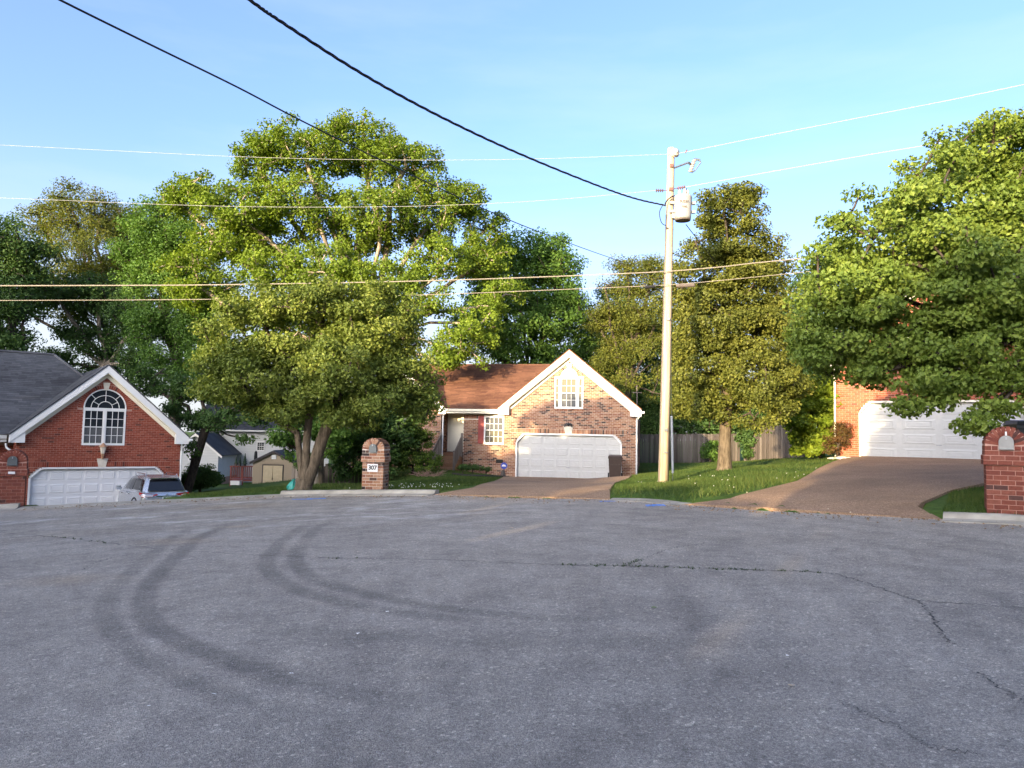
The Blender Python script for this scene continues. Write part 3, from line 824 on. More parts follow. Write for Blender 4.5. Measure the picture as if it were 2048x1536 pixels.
MB().prism([(3.02,5.30),(3.21,5.30),(3.25,5.56),(2.98,5.56)], -.03, .05).build('keystone', M['stone'], H)
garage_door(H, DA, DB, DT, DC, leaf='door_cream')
# palladian window: arched white head, mullion posts, side lights, centre sash
cw = add_window(H, 3.115, .76, 3.45, 4.86, 0, 3, 4, 'blind', glass_low='screen')
for cx in (2.56, 3.67): add_window(H, cx, .20, 3.45, 4.86, 0, 1, 4, 'blind', sash=False, fw=.035)
pm = MB()
pm.box(2.665, 2.735, -.04, .06, 3.43, 4.89); pm.box(3.495, 3.565, -.04, .06, 3.43, 4.89)
pm.box(2.43, 3.80, -.03, .06, 4.891, 4.93)
pm.prism([(3.115+.40*math.cos(R(a)), 4.931+.40*math.sin(R(a))) for a in range(0, 181, 12)], -.02, .05)
pm.build('window_head', M['white'], H)
fanm = MB()
for a in (45, 90, 135): fanm.prism([(3.115+.1*math.cos(R(a-4)), 4.931+.1*math.sin(R(a-4))), (3.115+.38*math.cos(R(a-1)), 4.931+.38*math.sin(R(a-1))), (3.115+.38*math.cos(R(a+1)), 4.931+.38*math.sin(R(a+1))), (3.115+.1*math.cos(R(a+4)), 4.931+.1*math.sin(R(a+4)))], -.03, -.021)
fanm.tube([(3.115+.39*math.cos(R(a)), -.024, 4.931+.39*math.sin(R(a))) for a in range(0, 181, 12)], .018, 5)
fanm.build('fanlight', M['cream'], H)
# scroll ornament over the keystone
orn = MB()
for s in (1, -1):
    orn.tube([(3.12+s*(.02+.16*k/10+.02*math.sin(k)), -.05, 2.62+.10*math.sin(k*.42)) for k in range(11)], .03, 5)
    orn.tube([(3.12+s*(.13+.055*math.cos(a)), -.05, 2.63+.055*math.sin(a)) for a in [i*.7 for i in range(9)]], .022, 5)
orn.tube([(3.12, -.05, 2.57), (3.12, -.06, 2.66), (3.12, -.05, 2.74)], .035, 6)
orn.build('wall_ornament', M['black_metal'], H)
# return walls of the garage
emit('brick', H, [], M['tan_brick'], 0)
def side_wall(root, x, y0, y1, z0, z1, brick, mortar, face, name='side_wall'):
    """wall facing +x (face=1) or -x (face=-1)"""
    out = []
    for c, s, _, _ in brick_courses(lambda z: y0, lambda z: y1, z0, z1, []):
        out.append(((x - face*(s[1]/2-.002), c[0], c[2]), (s[1], s[0], s[2]), 0, 0))
    emit('brick', root, out, M[brick], 0, 'side_brickwork')
    MB().box(min(x, x-face*.15)+(-.0 if face > 0 else .012), max(x, x-face*.15)-(.012 if face > 0 else 0), y0, y1, z0, z1).build(name, M[mortar], root)
side_wall(H, W, .06, 8.8, 0, 3.1, 'tan_brick', 'mortar_pale', 1)
side_wall(H, 0.0, .06, .52, 0, 3.1, 'tan_brick', 'mortar_pale', -1)
# recessed entrance wing
yw, yd = .5, 1.3
wo = [rect_open(-1.08, -.14, 1.66, 2.98)]
emit('brick', H, brick_courses(lambda z: -2.15, lambda z: -.012, 0, 2.86, wo, yw) + soldiers(-2.15, -1.10, 2.87, .18, yw), M['tan_brick'], 0, 'brickwork')
strips_wall(H, lambda z: -2.15, lambda z: -.012, 0, 3.1, wo, yw+.004, yw+.2, 'mortar_pale')
side_wall(H, -2.15, yw+.06, yd+.2, 0, 3.1, 'tan_brick', 'mortar_pale', -1, 'porch_wall')
add_window(H, -.61, .94, 1.67, 2.97, yw, 4, 4, 'screen', glass_low='blind_dim', fw=.04, mw=.022)
sh = MB().box(-1.40, -1.11, yw-.035, yw-.006, 1.66, 3.0)
for k in range(22): sh.box(-1.37, -1.14, yw-.045, yw-.036, 1.70+k*.058, 1.735+k*.058)
sh.build('shutter', M['shutter'], H)
MB().box(-.47, -.12, yw-.012, yw+.02, .72, .90).build('foundation_vent', M['vent_black'], H)
# door wall and door
emit('brick', H, brick_courses(lambda z: -3.25, lambda z: -2.0, 1.2, 3.1, [rect_open(-3.20, -2.14, 1.1, 3.3)], yd), M['tan_brick'], 0, 'porch_brickwork')
MB().box(-3.3, -2.0, yd+.03, yd+.15, 0, 3.1).build('wall', M['mortar_pale'], H)
fd = MB(); fd.box(-3.18, -3.07, yd-.03, yd+.03, 1.22, 3.12); fd.box(-2.24, -2.16, yd-.03, yd+.03, 1.22, 3.12); fd.box(-3.07, -2.24, yd-.03, yd+.03, 3.06, 3.12)
fd.build('door_casing', M['cream'], H)
dr = MB(); dr.box(-3.065, -2.245, yd-.008, yd+.025, 1.22, 3.055); dr.box(-3.0, -2.99, yd-.014, yd-.008, 1.3, 3.0); dr.box(-2.99, -2.30, yd-.014, yd-.008, 1.30, 1.31); dr.box(-2.99, -2.30, yd-.014, yd-.008, 2.99, 3.0)
door = dr.build('door', M['cream'], H)
MB().lathe([(.02,0),(.03,.02),(.03,.05),(.012,.07)], 8, Matrix.Translation((-2.32, yd-.01, 2.15)) @ Matrix.Rotation(R(90), 4, 'X')).build('handle', M['grey_metal'], door)
# porch floor and steps (each step a part)
SX0, SX1 = -3.21, -2.17
MB().box(SX0, SX1, .30, yd+.03, 0, 1.19).build('porch_floor', M['step_brick'], H)
for i in range(5):
    y1 = .30 - i*.30; z = 1.19 - (i+1)*.172
    MB().box(SX0, SX1, y1-.30, y1-.002, 0.1, z).build('step', M['step_brick'], H)
for sx in (SX0-.02, SX1+.02):
    r_ = H and thing('railing', (sx, 0, 0)); r_.parent = H
    for (yy, zb, zt) in ((.22, 1.19, 2.15), (-1.14, .3, 1.30)):
        p = MB().box(-.045, .045, yy-.045, yy+.045, zb-.2, zt).build('post', M['rail_wood'], r_)
    a, b = Vector((0, .24, 2.08)), Vector((0, -1.2, 1.22))
    for off, nm in ((0, 'top_rail'), (-.68, 'bottom_rail')):
        q = MB(); q.prism([(a.y, a.z+off), (b.y, b.z+off), (b.y, b.z+off-.09), (a.y, a.z+off-.09)], -.022, .022, 'x'); q.build(nm, M['rail_wood'], r_)
    for k in range(11):
        f = (k+.5)/11; c = a.lerp(b, f)
        q = link_mesh('baluster', unit_box(M['rail_wood']), r_); q.location = (.035, c.y, c.z-.40); q.scale = (.025, .04, .72)
# left wing with its own small gable
LW = thing('left_wing', (0, 0, 0)); LW.parent = H
wx0, wx1, wy = -7.9, -3.25, .3
apx = (wx0+wx1)/2; kk = .85; tipz = 3.40
def lx0(z): return wx0 + max(0, (z-3.15)/kk)
def lx1(z): return wx1 - max(0, (z-3.15)/kk)
wwo = [rect_open(-6.2, -4.9, 1.5, 2.95)]
emit('brick', LW, brick_courses(lx0, lx1, .1, 4.9, wwo, wy), M['tan_brick'], 0, 'brickwork')
strips_wall(LW, lx0, lx1, .1, 4.95, wwo, wy+.004, wy+.2, 'mortar_pale')
add_window(LW, -5.55, 1.3, 1.52, 2.93, wy, 4, 4, 'screen')
rf = MB(); va2 = tipz + kk*(apx-(wx0-.3))
rk = MB()
for tip, sg in ((wx0-.3, 1), (wx1+.3, -1)):
    rf.prism([(tip, tipz), (apx, va2), (apx, va2-.05), (tip, tipz-.05)][::sg], wy-.34, 7.0)
    rk.prism([(tip, tipz-.055), (apx, va2-.055), (apx, va2-.33), (tip, tipz-.33)], wy-.31, wy-.28)
    rk.prism([(tip, tipz-.33), (tip+sg*.36, tipz-.33), (tip+sg*.36, tipz-.33+kk*.36), (tip, tipz-.06)], wy-.279, wy-.01)
    rk.prism([(tip+sg*.37, tipz-.30+kk*.37), (apx, va2-.30), (apx, va2-.36), (tip+sg*.37, tipz-.36+kk*.37)], wy-.278, wy-.01)
    L = math.hypot(abs(apx-tip), va2-tipz); es = Vector((sg*abs(apx-tip)/L, 0, (va2-tipz)/L))
    if sg > 0: shingles(LW, Vector((tip, 7.0, tipz)), (0,-1,0), es, lambda s: (0, 7.35-wy), L, M['shingle_brown'])
    else: shingles(LW, Vector((tip, wy-.35, tipz)), (0,1,0), es, lambda s: (0, 7.35-wy), L, M['shingle_brown'])
rf.build('roof', M['shingle_brown'], LW); rk.build('rake_board', M['white'], LW)
side_wall(LW, wx1, wy+.06, yd+.15, .1, 3.2, 'tan_brick', 'mortar_pale', 1)
# main roof between the two gables, ridge parallel to the street
ey, ez, ry, rz_ = .12, 3.36, 5.7, 6.05
mr = MB(); mr.prism([(ey, ez), (ry, rz_), (ry, rz_-.06), (ey, ez-.06)], -6.0, 3.0, 'x'); mr.prism([(ry, rz_), (11.3, ez), (11.3, ez-.06), (ry, rz_-.06)], -8.1, 3.0, 'x')
mr.build('main_roof', M['shingle_brown'], H)
L = math.hypot(ry-ey, rz_-ez)
shingles(H, Vector((0, ey, ez)), (1,0,0), Vector((0, (ry-ey)/L, (rz_-ez)/L)), lambda s: (-3.1-s*.62, .02+s*.5), L, M['shingle_brown'], 300)
MB().prism([(ry-.14, rz_-.05), (ry, rz_+.045), (ry+.14, rz_-.05)], -6, 3.1, 'x').build('ridge_cap', M['shingle_brown'], H)
gt = MB(); gt.prism([(ey-.12, ez-.03), (ey-.02, ez-.03), (ey-.02, ez-.15), (ey-.09, ez-.15)], -3.02, -.29, 'x'); gt.build('gutter', M['cream'], H)
MB().box(-3.2, -.01, ey-.02+.003, yw+.01, ez-.235, ez-.16).build('fascia', M['cream'], H)
MB().box(-3.24, -2.0, yw+.011, yd+.03, 3.115, 3.13).build('porch_ceiling', M['cream'], H)
downspout(H, [(-3.06, ey-.06, ez-.14), (-3.10, wy-.03, ez-.3), (-3.14, wy-.05, ez-.45), (-3.14, wy-.05, 2.0), (-3.14, wy-.05, .9), (-3.14, wy-.12, .45)])
downspout(H, [(-.33, ey-.05, ez-.14), (-.06, .25, ez-.28), (-.04, .40, ez-.42), (-.04, .42, 2.0), (-.04, .42, .6), (-.04, .38, .12)])
downspout(H, [(W+.22, -.15, 3.12), (W+.10, -.10, 2.98), (W+.05, -.05, 2.85), (W+.05, -.05, 1.5), (W+.05, -.05, .35), (W+.06, -.08, .22), (W+.16, -.2, .14)])
MB().tube([(W+.26, -.36, 3.24), (W+.40, -.36, 3.26)], .055, 6).build('gutter_end', M['white'], H)
MB().box(-8.0, 6.1, 9.0, 9.2, -.3, 3.3).build('back_wall', M['mortar_pale'], H)
MB().box(-8.0, -7.85, .5, 9.0, -.3, 3.3).build('far_wall', M['mortar_pale'], H)

# ================================================================== left house
A1 = math.atan2(3.7, 4.85)
LH = thing('brick_house', (-19.5, 29.7, -2.10), A1, 'dark red brick house with a grey roof and arched gable window at the left edge', 'house')
W1 = 6.1
rake1 = gable_front(LH, W1, 3.55, 6.50, 'red_brick', 'mortar_grey', 'shingle_grey', 7.0)
k1 = (6.50-3.55)/(W1/2+.26)
hx0 = lambda z: 0.0 if z < rake1(0.2)-.05 else max(0, (z-rake1(0.0))/k1)
hx1 = lambda z: W1 - hx0(z)
wc, wr = 3.05, .80
ops = [cham_open(.55-.07, 5.47+.07, 0, 2.14+.07, .36), rect_open(.3, 5.7, 2.215, 2.43), rect_open(wc-wr, wc+wr, 3.12, 4.62), arch_open(wc, wr+.22, 4.62)]
b1 = brick_courses(hx0, hx1, 0, 6.12, ops) + soldiers(.3, 2.9, 2.22) + soldiers(3.2, 5.7, 2.22)
b1 += arch_bricks(wc, 4.62, wr+.02, .2, a0=2, a1=84) + arch_bricks(wc, 4.62, wr+.02, .2, a0=96, a1=178)
emit('brick', LH, b1, M['red_brick'], 0, 'brickwork')
strips_wall(LH, hx0, hx1, 0, 6.15, [ops[0], ops[2], arch_open(wc, wr, 4.62)], .005, .2, 'mortar_grey')
MB().prism([(2.92,2.20),(3.18,2.20),(3.26,2.56),(2.84,2.56)], -.035, .05).build('keystone', M['stone'], LH)
MB().prism([(wc-.08,5.44),(wc+.08,5.44),(wc+.13,5.74),(wc-.13,5.74)], -.035, .05).build('keystone', M['stone'], LH)
garage_door(LH, .55, 5.47, 2.14, .36, lintel='mortar_grey')
for s in (-1, 1): add_window(LH, wc+s*.40, .74, 3.16, 4.58, 0, 3, 4, 'glass', fw=.04, mw=.022, glass_low='screen')
MB().box(wc-.035, wc+.035, -.035, .05, 3.13, 4.58).box(wc-wr, wc+wr, -.03, .05, 4.585, 4.67).build('mullion', M['white'], LH)
fan = MB()
for rr_ in (wr-.02, wr*.66, wr*.34): fan.tube([(wc+rr_*math.cos(R(a)), .0, 4.67+rr_*math.sin(R(a))) for a in range(0, 181, 10)], .03 if rr_ > .7 else .014, 5)
for a, r0, r1 in ((90, .34, 1), (45, .66, 1), (135, .66, 1), (30, .34, .66), (150, .34, .66)):
    fan.tube([(wc+wr*r0*math.cos(R(a)), 0, 4.67+wr*r0*math.sin(R(a))), (wc+wr*(r1-.02)*math.cos(R(a)), 0, 4.67+wr*(r1-.02)*math.sin(R(a)))], .013, 4)
fo_ = fan.build('fanlight', M['white'], LH)
for r0, r1, cuts in ((0, .34, [0, 180]), (.34, .66, [0, 30, 90, 150, 180]), (.66, 1, [0, 45, 90, 135, 180])):
    for a, b in zip(cuts[:-1], cuts[1:]):
        n_ = max(3, (b-a)//10); out_ = [(wc+wr*r1*math.cos(R(a+(b-a)*i/n_)), 4.67+wr*r1*math.sin(R(a+(b-a)*i/n_))) for i in range(n_+1)]
        inn_ = [(wc+wr*r0*math.cos(R(a+(b-a)*i/n_)), 4.67+wr*r0*math.sin(R(a+(b-a)*i/n_))) for i in range(n_+1)][::-1] if r0 else [(wc, 4.67)]
        MB().prism(out_+inn_, .012, .02).build('pane', M['glass'], fo_)
# copper bracket lantern under the window
ln = thing('wall_lantern', (wc-.02, -.16, 3.05)); ln.parent = LH
M['copper'] = simple('weathered_copper', (.42,.24,.14), .5, .4, .3)
MB().lathe([(.03,.16),(.05,.12),(.16,.03),(.17,.0),(.05,-.01)], 8).build('cap', M['copper'], ln)
MB().lathe([(.07,-.28),(.12,-.02)], 6).build('glass', M['stone'], ln)
MB().lathe([(.03,-.50),(.05,-.40),(.08,-.28)], 6).build('base', M['copper'], ln)
MB().box(-.03, .03, .0, .16, -.5, -.44).box(-.03, .03, .11, .16, -.5, -.2).build('bracket', M['copper'], ln)
side_wall(LH, W1, .06, 8.5, 0, 3.2, 'red_brick', 'mortar_grey', 1)
side_wall(LH, 0.0, .06, 1.7, 0, 3.2, 'red_brick', 'mortar_grey', -1)
emit('brick', LH, brick_courses(lambda z: -7, lambda z: -.012, 0, 3.1, [], 1.6), M['red_brick'], 0, 'brickwork')
MB().box(-7, -.012, 1.612, 1.8, 0, 3.15).build('wall', M['mortar_grey'], LH)
# hipped main roof behind
ey, ez, ry, rz_ = 1.05, 3.50, 6.0, 7.25
xr, xe = 1.7, 5.6
roof = MB()
roof.add([(-9, ey, ez), (xe, ey, ez), (xr, ry, rz_), (-9, ry, rz_)], [(0,1,2,3)])
roof.add([(xe, ey, ez), (xe, 2*ry-ey, ez), (xr, ry, rz_)], [(0,1,2)])
roof.add([(-9, 2*ry-ey, ez), (xe, 2*ry-ey, ez), (xr, ry, rz_), (-9, ry, rz_)], [(3,2,1,0)])
roof.build('main_roof', M['shingle_grey'], LH)
L = math.hypot(ry-ey, rz_-ez)
shingles(LH, Vector((0, ey, ez)), (1,0,0), Vector((0, (ry-ey)/L, (rz_-ez)/L)), lambda s: (-8.9, xe-(xe-xr)*s/L), L, M['shingle_grey'], 0)
MB().tube([(-9, ry, rz_+.0), (xr, ry, rz_)], .09, 6).build('ridge_cap', M['shingle_grey'], LH)
MB().tube([(xr, ry, rz_), (xe, ey, ez)], .07, 6).build('hip_cap', M['shingle_grey'], LH)
gt = MB(); gt.prism([(ey-.12, ez-.03), (ey-.02, ez-.03), (ey-.02, ez-.17), (ey-.09, ez-.17)], -9, -.27, 'x'); gt.build('gutter', M['white'], LH)
MB().box(-9, -.27, ey-.015, 1.62, ez-.3, ez-.18).build('fascia', M['white'], LH)
downspout(LH, [(-.34, .1, 3.16), (-.30, .05, 2.98), (-.10, -.04, 2.82), (-.06, -.05, 2.6), (-.06, -.05, 1.2), (-.06, -.05, .1)])
downspout(LH, [(W1+.2, -.15, 3.16), (W1+.10, -.10, 3.06), (W1+.05, -.05, 2.9), (W1+.05, -.05, 1.2), (W1+.05, -.05, .1)])
MB().tube([(W1+.26, -.36, 3.36), (W1+.40, -.36, 3.38)], .06, 6).build('gutter_end', M['white'], LH)

# ================================================================== right house
A2 = math.atan2(-2.9, 3.98)
RH = thing('brick_house', (12.49, 28.80, 1.12), A2, 'bright red brick house with a white garage door behind the large tree at right', 'house')
W2 = 7.0
rake2 = gable_front(RH, W2, 3.75, 7.3, 'orange_brick', 'mortar_grey', 'shingle_brown', 8.0)
k2 = (7.3-3.75)/(W2/2+.26)
qx0 = lambda z: 0.0 if z < rake2(0.2)-.05 else max(0, (z-rake2(0.0))/k2)
qx1 = lambda z: W2 - qx0(z)
ga, gb = .86, 5.96
ops = [cham_open(ga-.07, gb+.07, 0, 2.20, .36), rect_open(2.3, 4.6, 3.1, 4.55)]
b2 = brick_courses(qx0, qx1, 0, 6.92, ops)
b2.sort(key=lambda b: (b[0][0] > .8, b[0][0] > 1.6 or b[0][2] < 2.2, b[0][2]))
emit('brick', RH, b2, M['orange_brick'], 300, 'brickwork')
strips_wall(RH, qx0, qx1, 0, 6.95, ops, .005, .2, 'mortar_grey')
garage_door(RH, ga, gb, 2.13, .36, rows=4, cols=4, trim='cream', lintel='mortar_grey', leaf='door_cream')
for s in (-1, 1): add_window(RH, 3.45+s*.56, 1.05, 3.15, 4.5, 0, 4, 4, 'blind')
side_wall(RH, 0.0, .06, 8.0, 0, 3.4, 'orange_brick', 'mortar_grey', -1)
side_wall(RH, W2, .06, 8.0, 0, 3.4, 'orange_brick', 'mortar_grey', 1)
downspout(RH, [(-.2, -.15, 3.4), (-.10, -.10, 3.2), (-.05, -.05, 3.0), (-.05, -.05, 1.2), (-.05, -.05, .1)], 'cream')
# ================================================================== white house, deck and shed beyond the left lawn
t = NT('white_siding')
n = t.noise(1.2, 4, .6); c = t.ramp(n, [(.3, (.46,.46,.45)), (.7, (.54,.54,.53))]); M['white_siding'] = t.done(c, .6, .3)
M['tan_siding'] = simple('tan_siding', (.34,.27,.19), .7, .2, var=.1)
M['shed_door'] = simple('shed_door', (.52,.42,.27), .65, .25, var=.08)
M['deck_red'] = simple('deck_red', (.16,.04,.03), .7, .3, var=.25)
def siding(root, x0f, x1f, z0, z1, y, mat, h=.19, cuts=()):
    z = z0
    while z < z1-.02:
        zm = z+h/2; a, b = x0f(zm), x1f(zm)
        if b-a > .05:
            for p, q in complement((a, b), [c for c in (o(z+.01, z+h-.01) for o in cuts) if c]):
                o = link_mesh('siding_board', unit_box(M[mat]), root)
                o.location = ((p+q)/2, y+.012, z+h/2); o.scale = (q-p, .02, h+.012); o.rotation_euler = (R(-5.5), 0, 0)
        z += h
wp = at(395, 972, 62)
WH = thing('white_house', (wp.x, 62, -2.6), R(4), 'white clapboard house with a grey roof seen beyond the left lawn', 'house')
Wt = 4.38
win = rect_open(4.55, 5.35, 2.65, 3.45)
siding(WH, lambda z: 0, lambda z: 10.5, .6, Wt, 0, 'white_siding', .2, [win])
MB().box(0, 10.5, .05, .2, 0, Wt).build('wall', M['white_siding'], WH)
add_window(WH, 4.93, .62, 2.72, 3.44, .0, 3, 4, 'glass', fw=.05, mw=.02)
rf = MB(); rf.prism([(-.45, Wt+.02), (4.2, Wt+3.1), (9, Wt+.02)], -.5, 10.9, 'x'); rf.build('roof', M['shingle_grey'], WH)
L = math.hypot(4.65, 3.08); shingles(WH, Vector((0, -.45, Wt+.03)), (1,0,0), Vector((0, 4.65/L, 3.08/L)), lambda s: (-.5, 10.9), L, M['shingle_grey'], 0, course=.2)
MB().box(-.5, 10.9, -.56, -.46, Wt-.10, Wt+.02).build('gutter', M['white'], WH)
# front gable wing
gw = thing('wing', (-.25, -5.0, 0)); gw.parent = WH
gW, gE, gA = 3.35, 2.62, 4.02
sx0 = lambda z: max(0, (z-gE)/((gA-gE)/(gW/2))); sx1 = lambda z: gW - sx0(z)
siding(gw, sx0, sx1, .75, gA, 0, 'white_siding', .2, [rect_open(1.25, 1.78, 2.0, 2.2)])
MB().prism([(0,0.6),(gW,0.6),(gW,gE),(gW/2,gA),(0,gE)], .05, .2).build('wall', M['white_siding'], gw)
MB().box(0, gW, .0, 5, -.1, .72).build('foundation', M['mortar_grey'], gw)
MB().box(.02, gW, .2, 4.9, .72, gE).build('side_wall', M['white_siding'], gw)
lw = MB().box(1.18, 1.85, -.05, .06, 1.95, 2.25).build('window', M['white'], gw)
p = link_mesh('pane', unit_box(M['glass']), lw); p.location = (1.515, -.06, 2.1); p.scale = (.55, .01, .16)
for tip, sg in ((-.35, 1), (gW+.35, -1)):
    k = (gA-gE)/(gW/2); ap = gA+.12; tz = ap-k*(gW/2+.35)
    MB().prism([(tip, tz), (gW/2, ap), (gW/2, ap-.06), (tip, tz-.06)], -.3, 5.3).build('roof', M['shingle_grey'], gw)
    MB().prism([(tip, tz-.06), (gW/2, ap-.06), (gW/2, ap-.24), (tip, tz-.24)], -.29, -.25).build('rake_board', M['white'], gw)
MB().prism([(0,0),(2.2,0),(1.9,.8),(.3,.8)], -1.6, -.0, M=Matrix.Translation((5.6, 0, 1.75))).build('porch_roof', M['shingle_grey'], WH)
MB().box(5.7, 7.7, -1.5, -.02, .6, 1.74).build('porch_wall', M['white_siding'], WH)
# deck
dp = at(459, 972, 54)
DK = thing('deck', (dp.x, 54, dp.z-.05), R(4), 'dark red wooden deck with railings beside the tan shed', 'deck')
MB().box(0, 2.6, 0, 3, .42, .52).build('deck_floor', M['deck_red'], DK)
for i in range(4):
    MB().box(i*.8, i*.8+.1, 0, .1, -.3, 1.42).build('post', M['deck_red'], DK)
MB().box(-.05, 2.6, -.04, .14, 1.42, 1.49).build('top_rail', M['deck_red'], DK)
MB().box(0, 2.6, .02, .08, .62, .69).build('bottom_rail', M['deck_red'], DK)
for i in range(18):
    q = link_mesh('baluster', unit_box(M['deck_red']), DK); q.location = (.07+i*.14, .05, 1.05); q.scale = (.05, .04, .74)
for px, s_, lb in ((472.5, .8, 'leftmost small dark topiary standing on the red deck rail'), (480, .8, 'middle small dark topiary standing on the red deck rail'), (490, 1.2, 'tallest dark cone topiary standing on the red deck rail')):
    q = at(px, 931, 54.1); tp = thing('topiary', (q.x, 54.06, dp.z+1.44), 0, lb, 'potted plant', 'topiaries on the deck')
    M.setdefault('topiary', simple('topiary_green', (.02,.035,.02), .9)); M.setdefault('pot', simple('pot_dark', (.05,.04,.04), .6))
    MB().lathe([(.09,0),(.12,.16)], 10).build('pot', M['pot'], tp)
    cn = MB()
    for k in range(5): cn.lathe([(.16*s_*(1-k*.18), .16+k*.11*s_), (.02, .16+(k*.11+.19)*s_)], 9)
    cn.build('foliage', M['topiary'], tp)
q = at(510.5, 936, 55); um = thing('closed_parasol', (q.x, 55, q.z), 0, 'closed dark patio parasol standing by the white house wall', 'parasol')
MB().lathe([(.03,0),(.03,.6)], 6).build('pole', M['grey_metal'], um)
MB().lathe([(.14,.5),(.12,.9),(.10,1.15),(.02,1.25)], 8).build('canopy', M['vent_black'], um)
q = at(473, 966, 53.6); tb = thing('storage_tub', (q.x, 53.5, q.z-.12), 0, 'white tub stored underneath the red deck', 'tub')
MB().box(-.33, .33, -.2, .2, 0, .24).build('body', M['white'], tb); MB().box(-.36, .36, -.22, .22, .243, .28).build('lid', M['white'], tb)
# shed
sp = at(503.5, 975, 50)
SH = thing('garden_shed', (sp.x, 50, sp.z-.03), R(2), 'small tan garden shed with double doors and a dark roof', 'shed')
sW, sE, sA = 2.75, 1.72, 2.42
zx0 = lambda z: max(0, (z-sE)/((sA-sE)/(sW/2))); zx1 = lambda z: sW - zx0(z)
siding(SH, zx0, zx1, .1, sA, 0, 'tan_siding', .13, [rect_open(.66, 2.02, 0, 1.56), rect_open(1.2, 1.55, 1.9, 2.2)])
MB().prism([(0,0),(sW,0),(sW,sE),(sW/2,sA),(0,sE)], .04, 2.6).build('wall', M['tan_siding'], SH)
for a, b in ((.70, 1.335), (1.345, 1.98)):
    d = MB(); d.box(a, b, -.03, .03, .12, 1.5)
    for k in range(5): d.box(a+.02+k*.123, a+.02+k*.123+.112, -.042, -.03, .14, 1.48)
    do = d.build('door', M['shed_door'], SH)
    MB().box(a, b, -.055, -.042, .72, .78).build('batten', M['shed_door'], do)
    MB().box((1.30 if a < 1 else 1.36), (1.32 if a < 1 else 1.38), -.07, -.055, .55, .7).build('handle', M['black_metal'], do)
MB().box(.64, .70, -.04, .03, .05, 1.56).box(1.98, 2.04, -.04, .03, .05, 1.56).box(.64, 2.04, -.04, .03, 1.5, 1.57).box(.64, 2.04, -.1, .03, .02, .11).build('door_casing', M['pot'], SH)
MB().box(1.22, 1.53, -.05, .02, 1.92, 2.2).build('gable_vent', M['white'], SH)
for tip, sg in ((-.16, 1), (sW+.16, -1)):
    k = (sA-sE)/(sW/2); ap = sA+.09; tz = ap-k*(sW/2+.16)
    MB().prism([(tip, tz), (sW/2, ap), (sW/2, ap-.05), (tip, tz-.05)], -.22, 2.8).build('roof', M['shingle_grey'], SH)
    MB().prism([(tip, tz-.05), (sW/2, ap-.05), (sW/2, ap-.17), (tip, tz-.17)], -.2, -.17).build('rake_board', M['pot'], SH)

# ================================================================== fences: every board a part
def fence(name, path, h, label, mat, top_jit=.02, w=.14, zs=None, group=None):
    p0 = Vector((path[0][0], path[0][1], 0)); root = thing(name, (p0.x, p0.y, lz(p0.x, p0.y)), 0, label, 'fence', group)
    me = unit_box(M[mat])
    for (ax, ay), (bx_, by_) in zip(path[:-1], path[1:]):
        d = Vector((bx_-ax, by_-ay, 0)); L = d.length; d.normalize(); n = int(L/(w+.008)); an = math.atan2(d.y, d.x)
        for i in range(n):
            x, y = ax+d.x*(i+.5)*L/n, ay+d.y*(i+.5)*L/n
            z = (lz(x, y) if zs is None else zs); hh = h+random.uniform(-top_jit, top_jit)
            o = link_mesh('board', me, root); o.location = (x-p0.x, y-p0.y, z+hh/2-root.location.z); o.scale = (w*random.uniform(.93, 1), .022, hh)
            o.rotation_euler = (0, random.uniform(-.008, .008), an)
        nn = Vector((-d.y, d.x, 0))
        for i in range(int(L/2.4)+1):
            x, y = ax+d.x*min(i*2.4, L-.05)+nn.x*.09, ay+d.y*min(i*2.4, L-.05)+nn.y*.09
            z = (lz(x, y) if zs is None else zs)
            o = link_mesh('post', me, root); o.location = (x-p0.x, y-p0.y, z+h/2-.1-root.location.z); o.scale = (.09, .09, h); o.rotation_euler = (0, 0, an)
        za, zb = (lz(ax, ay), lz(bx_, by_)) if zs is None else (zs, zs)
        for k in (.25, h-.25):
            m = MB(); off = nn*.035; q = [Vector((ax, ay, za+k))+off, Vector((bx_, by_, zb+k))+off]
            m.tube([v-root.location for v in q], .035, 4); m.build('rail', M[mat], root)
    return root
fence('wooden_fence', [xy(1272, 928, 46), xy(1480, 928, 45.5)], 1.75, 'long grey board fence behind the lawn to the right of the tan house', 'fence_wood')
fence('wooden_fence', [xy(1488, 924, 44), xy(1606, 918, 41)], 1.95, 'shorter grey board fence running up to the lime vine beside the red house', 'fence_wood')
fence('wooden_fence', [xy(582, 985, 31.5), xy(640, 984, 31.0)], 1.42, 'pale weathered fence panel right behind the forked tree trunk', 'rail_wood', zs=-1.12)  # boards in the paler railing colour
fence('wooden_fence', [xy(648, 985, 32.5), xy(738, 984, 33)], 1.5, 'dark board fence in the shade between the forked tree and brick mailbox', 'fence_dark', zs=-1.12)

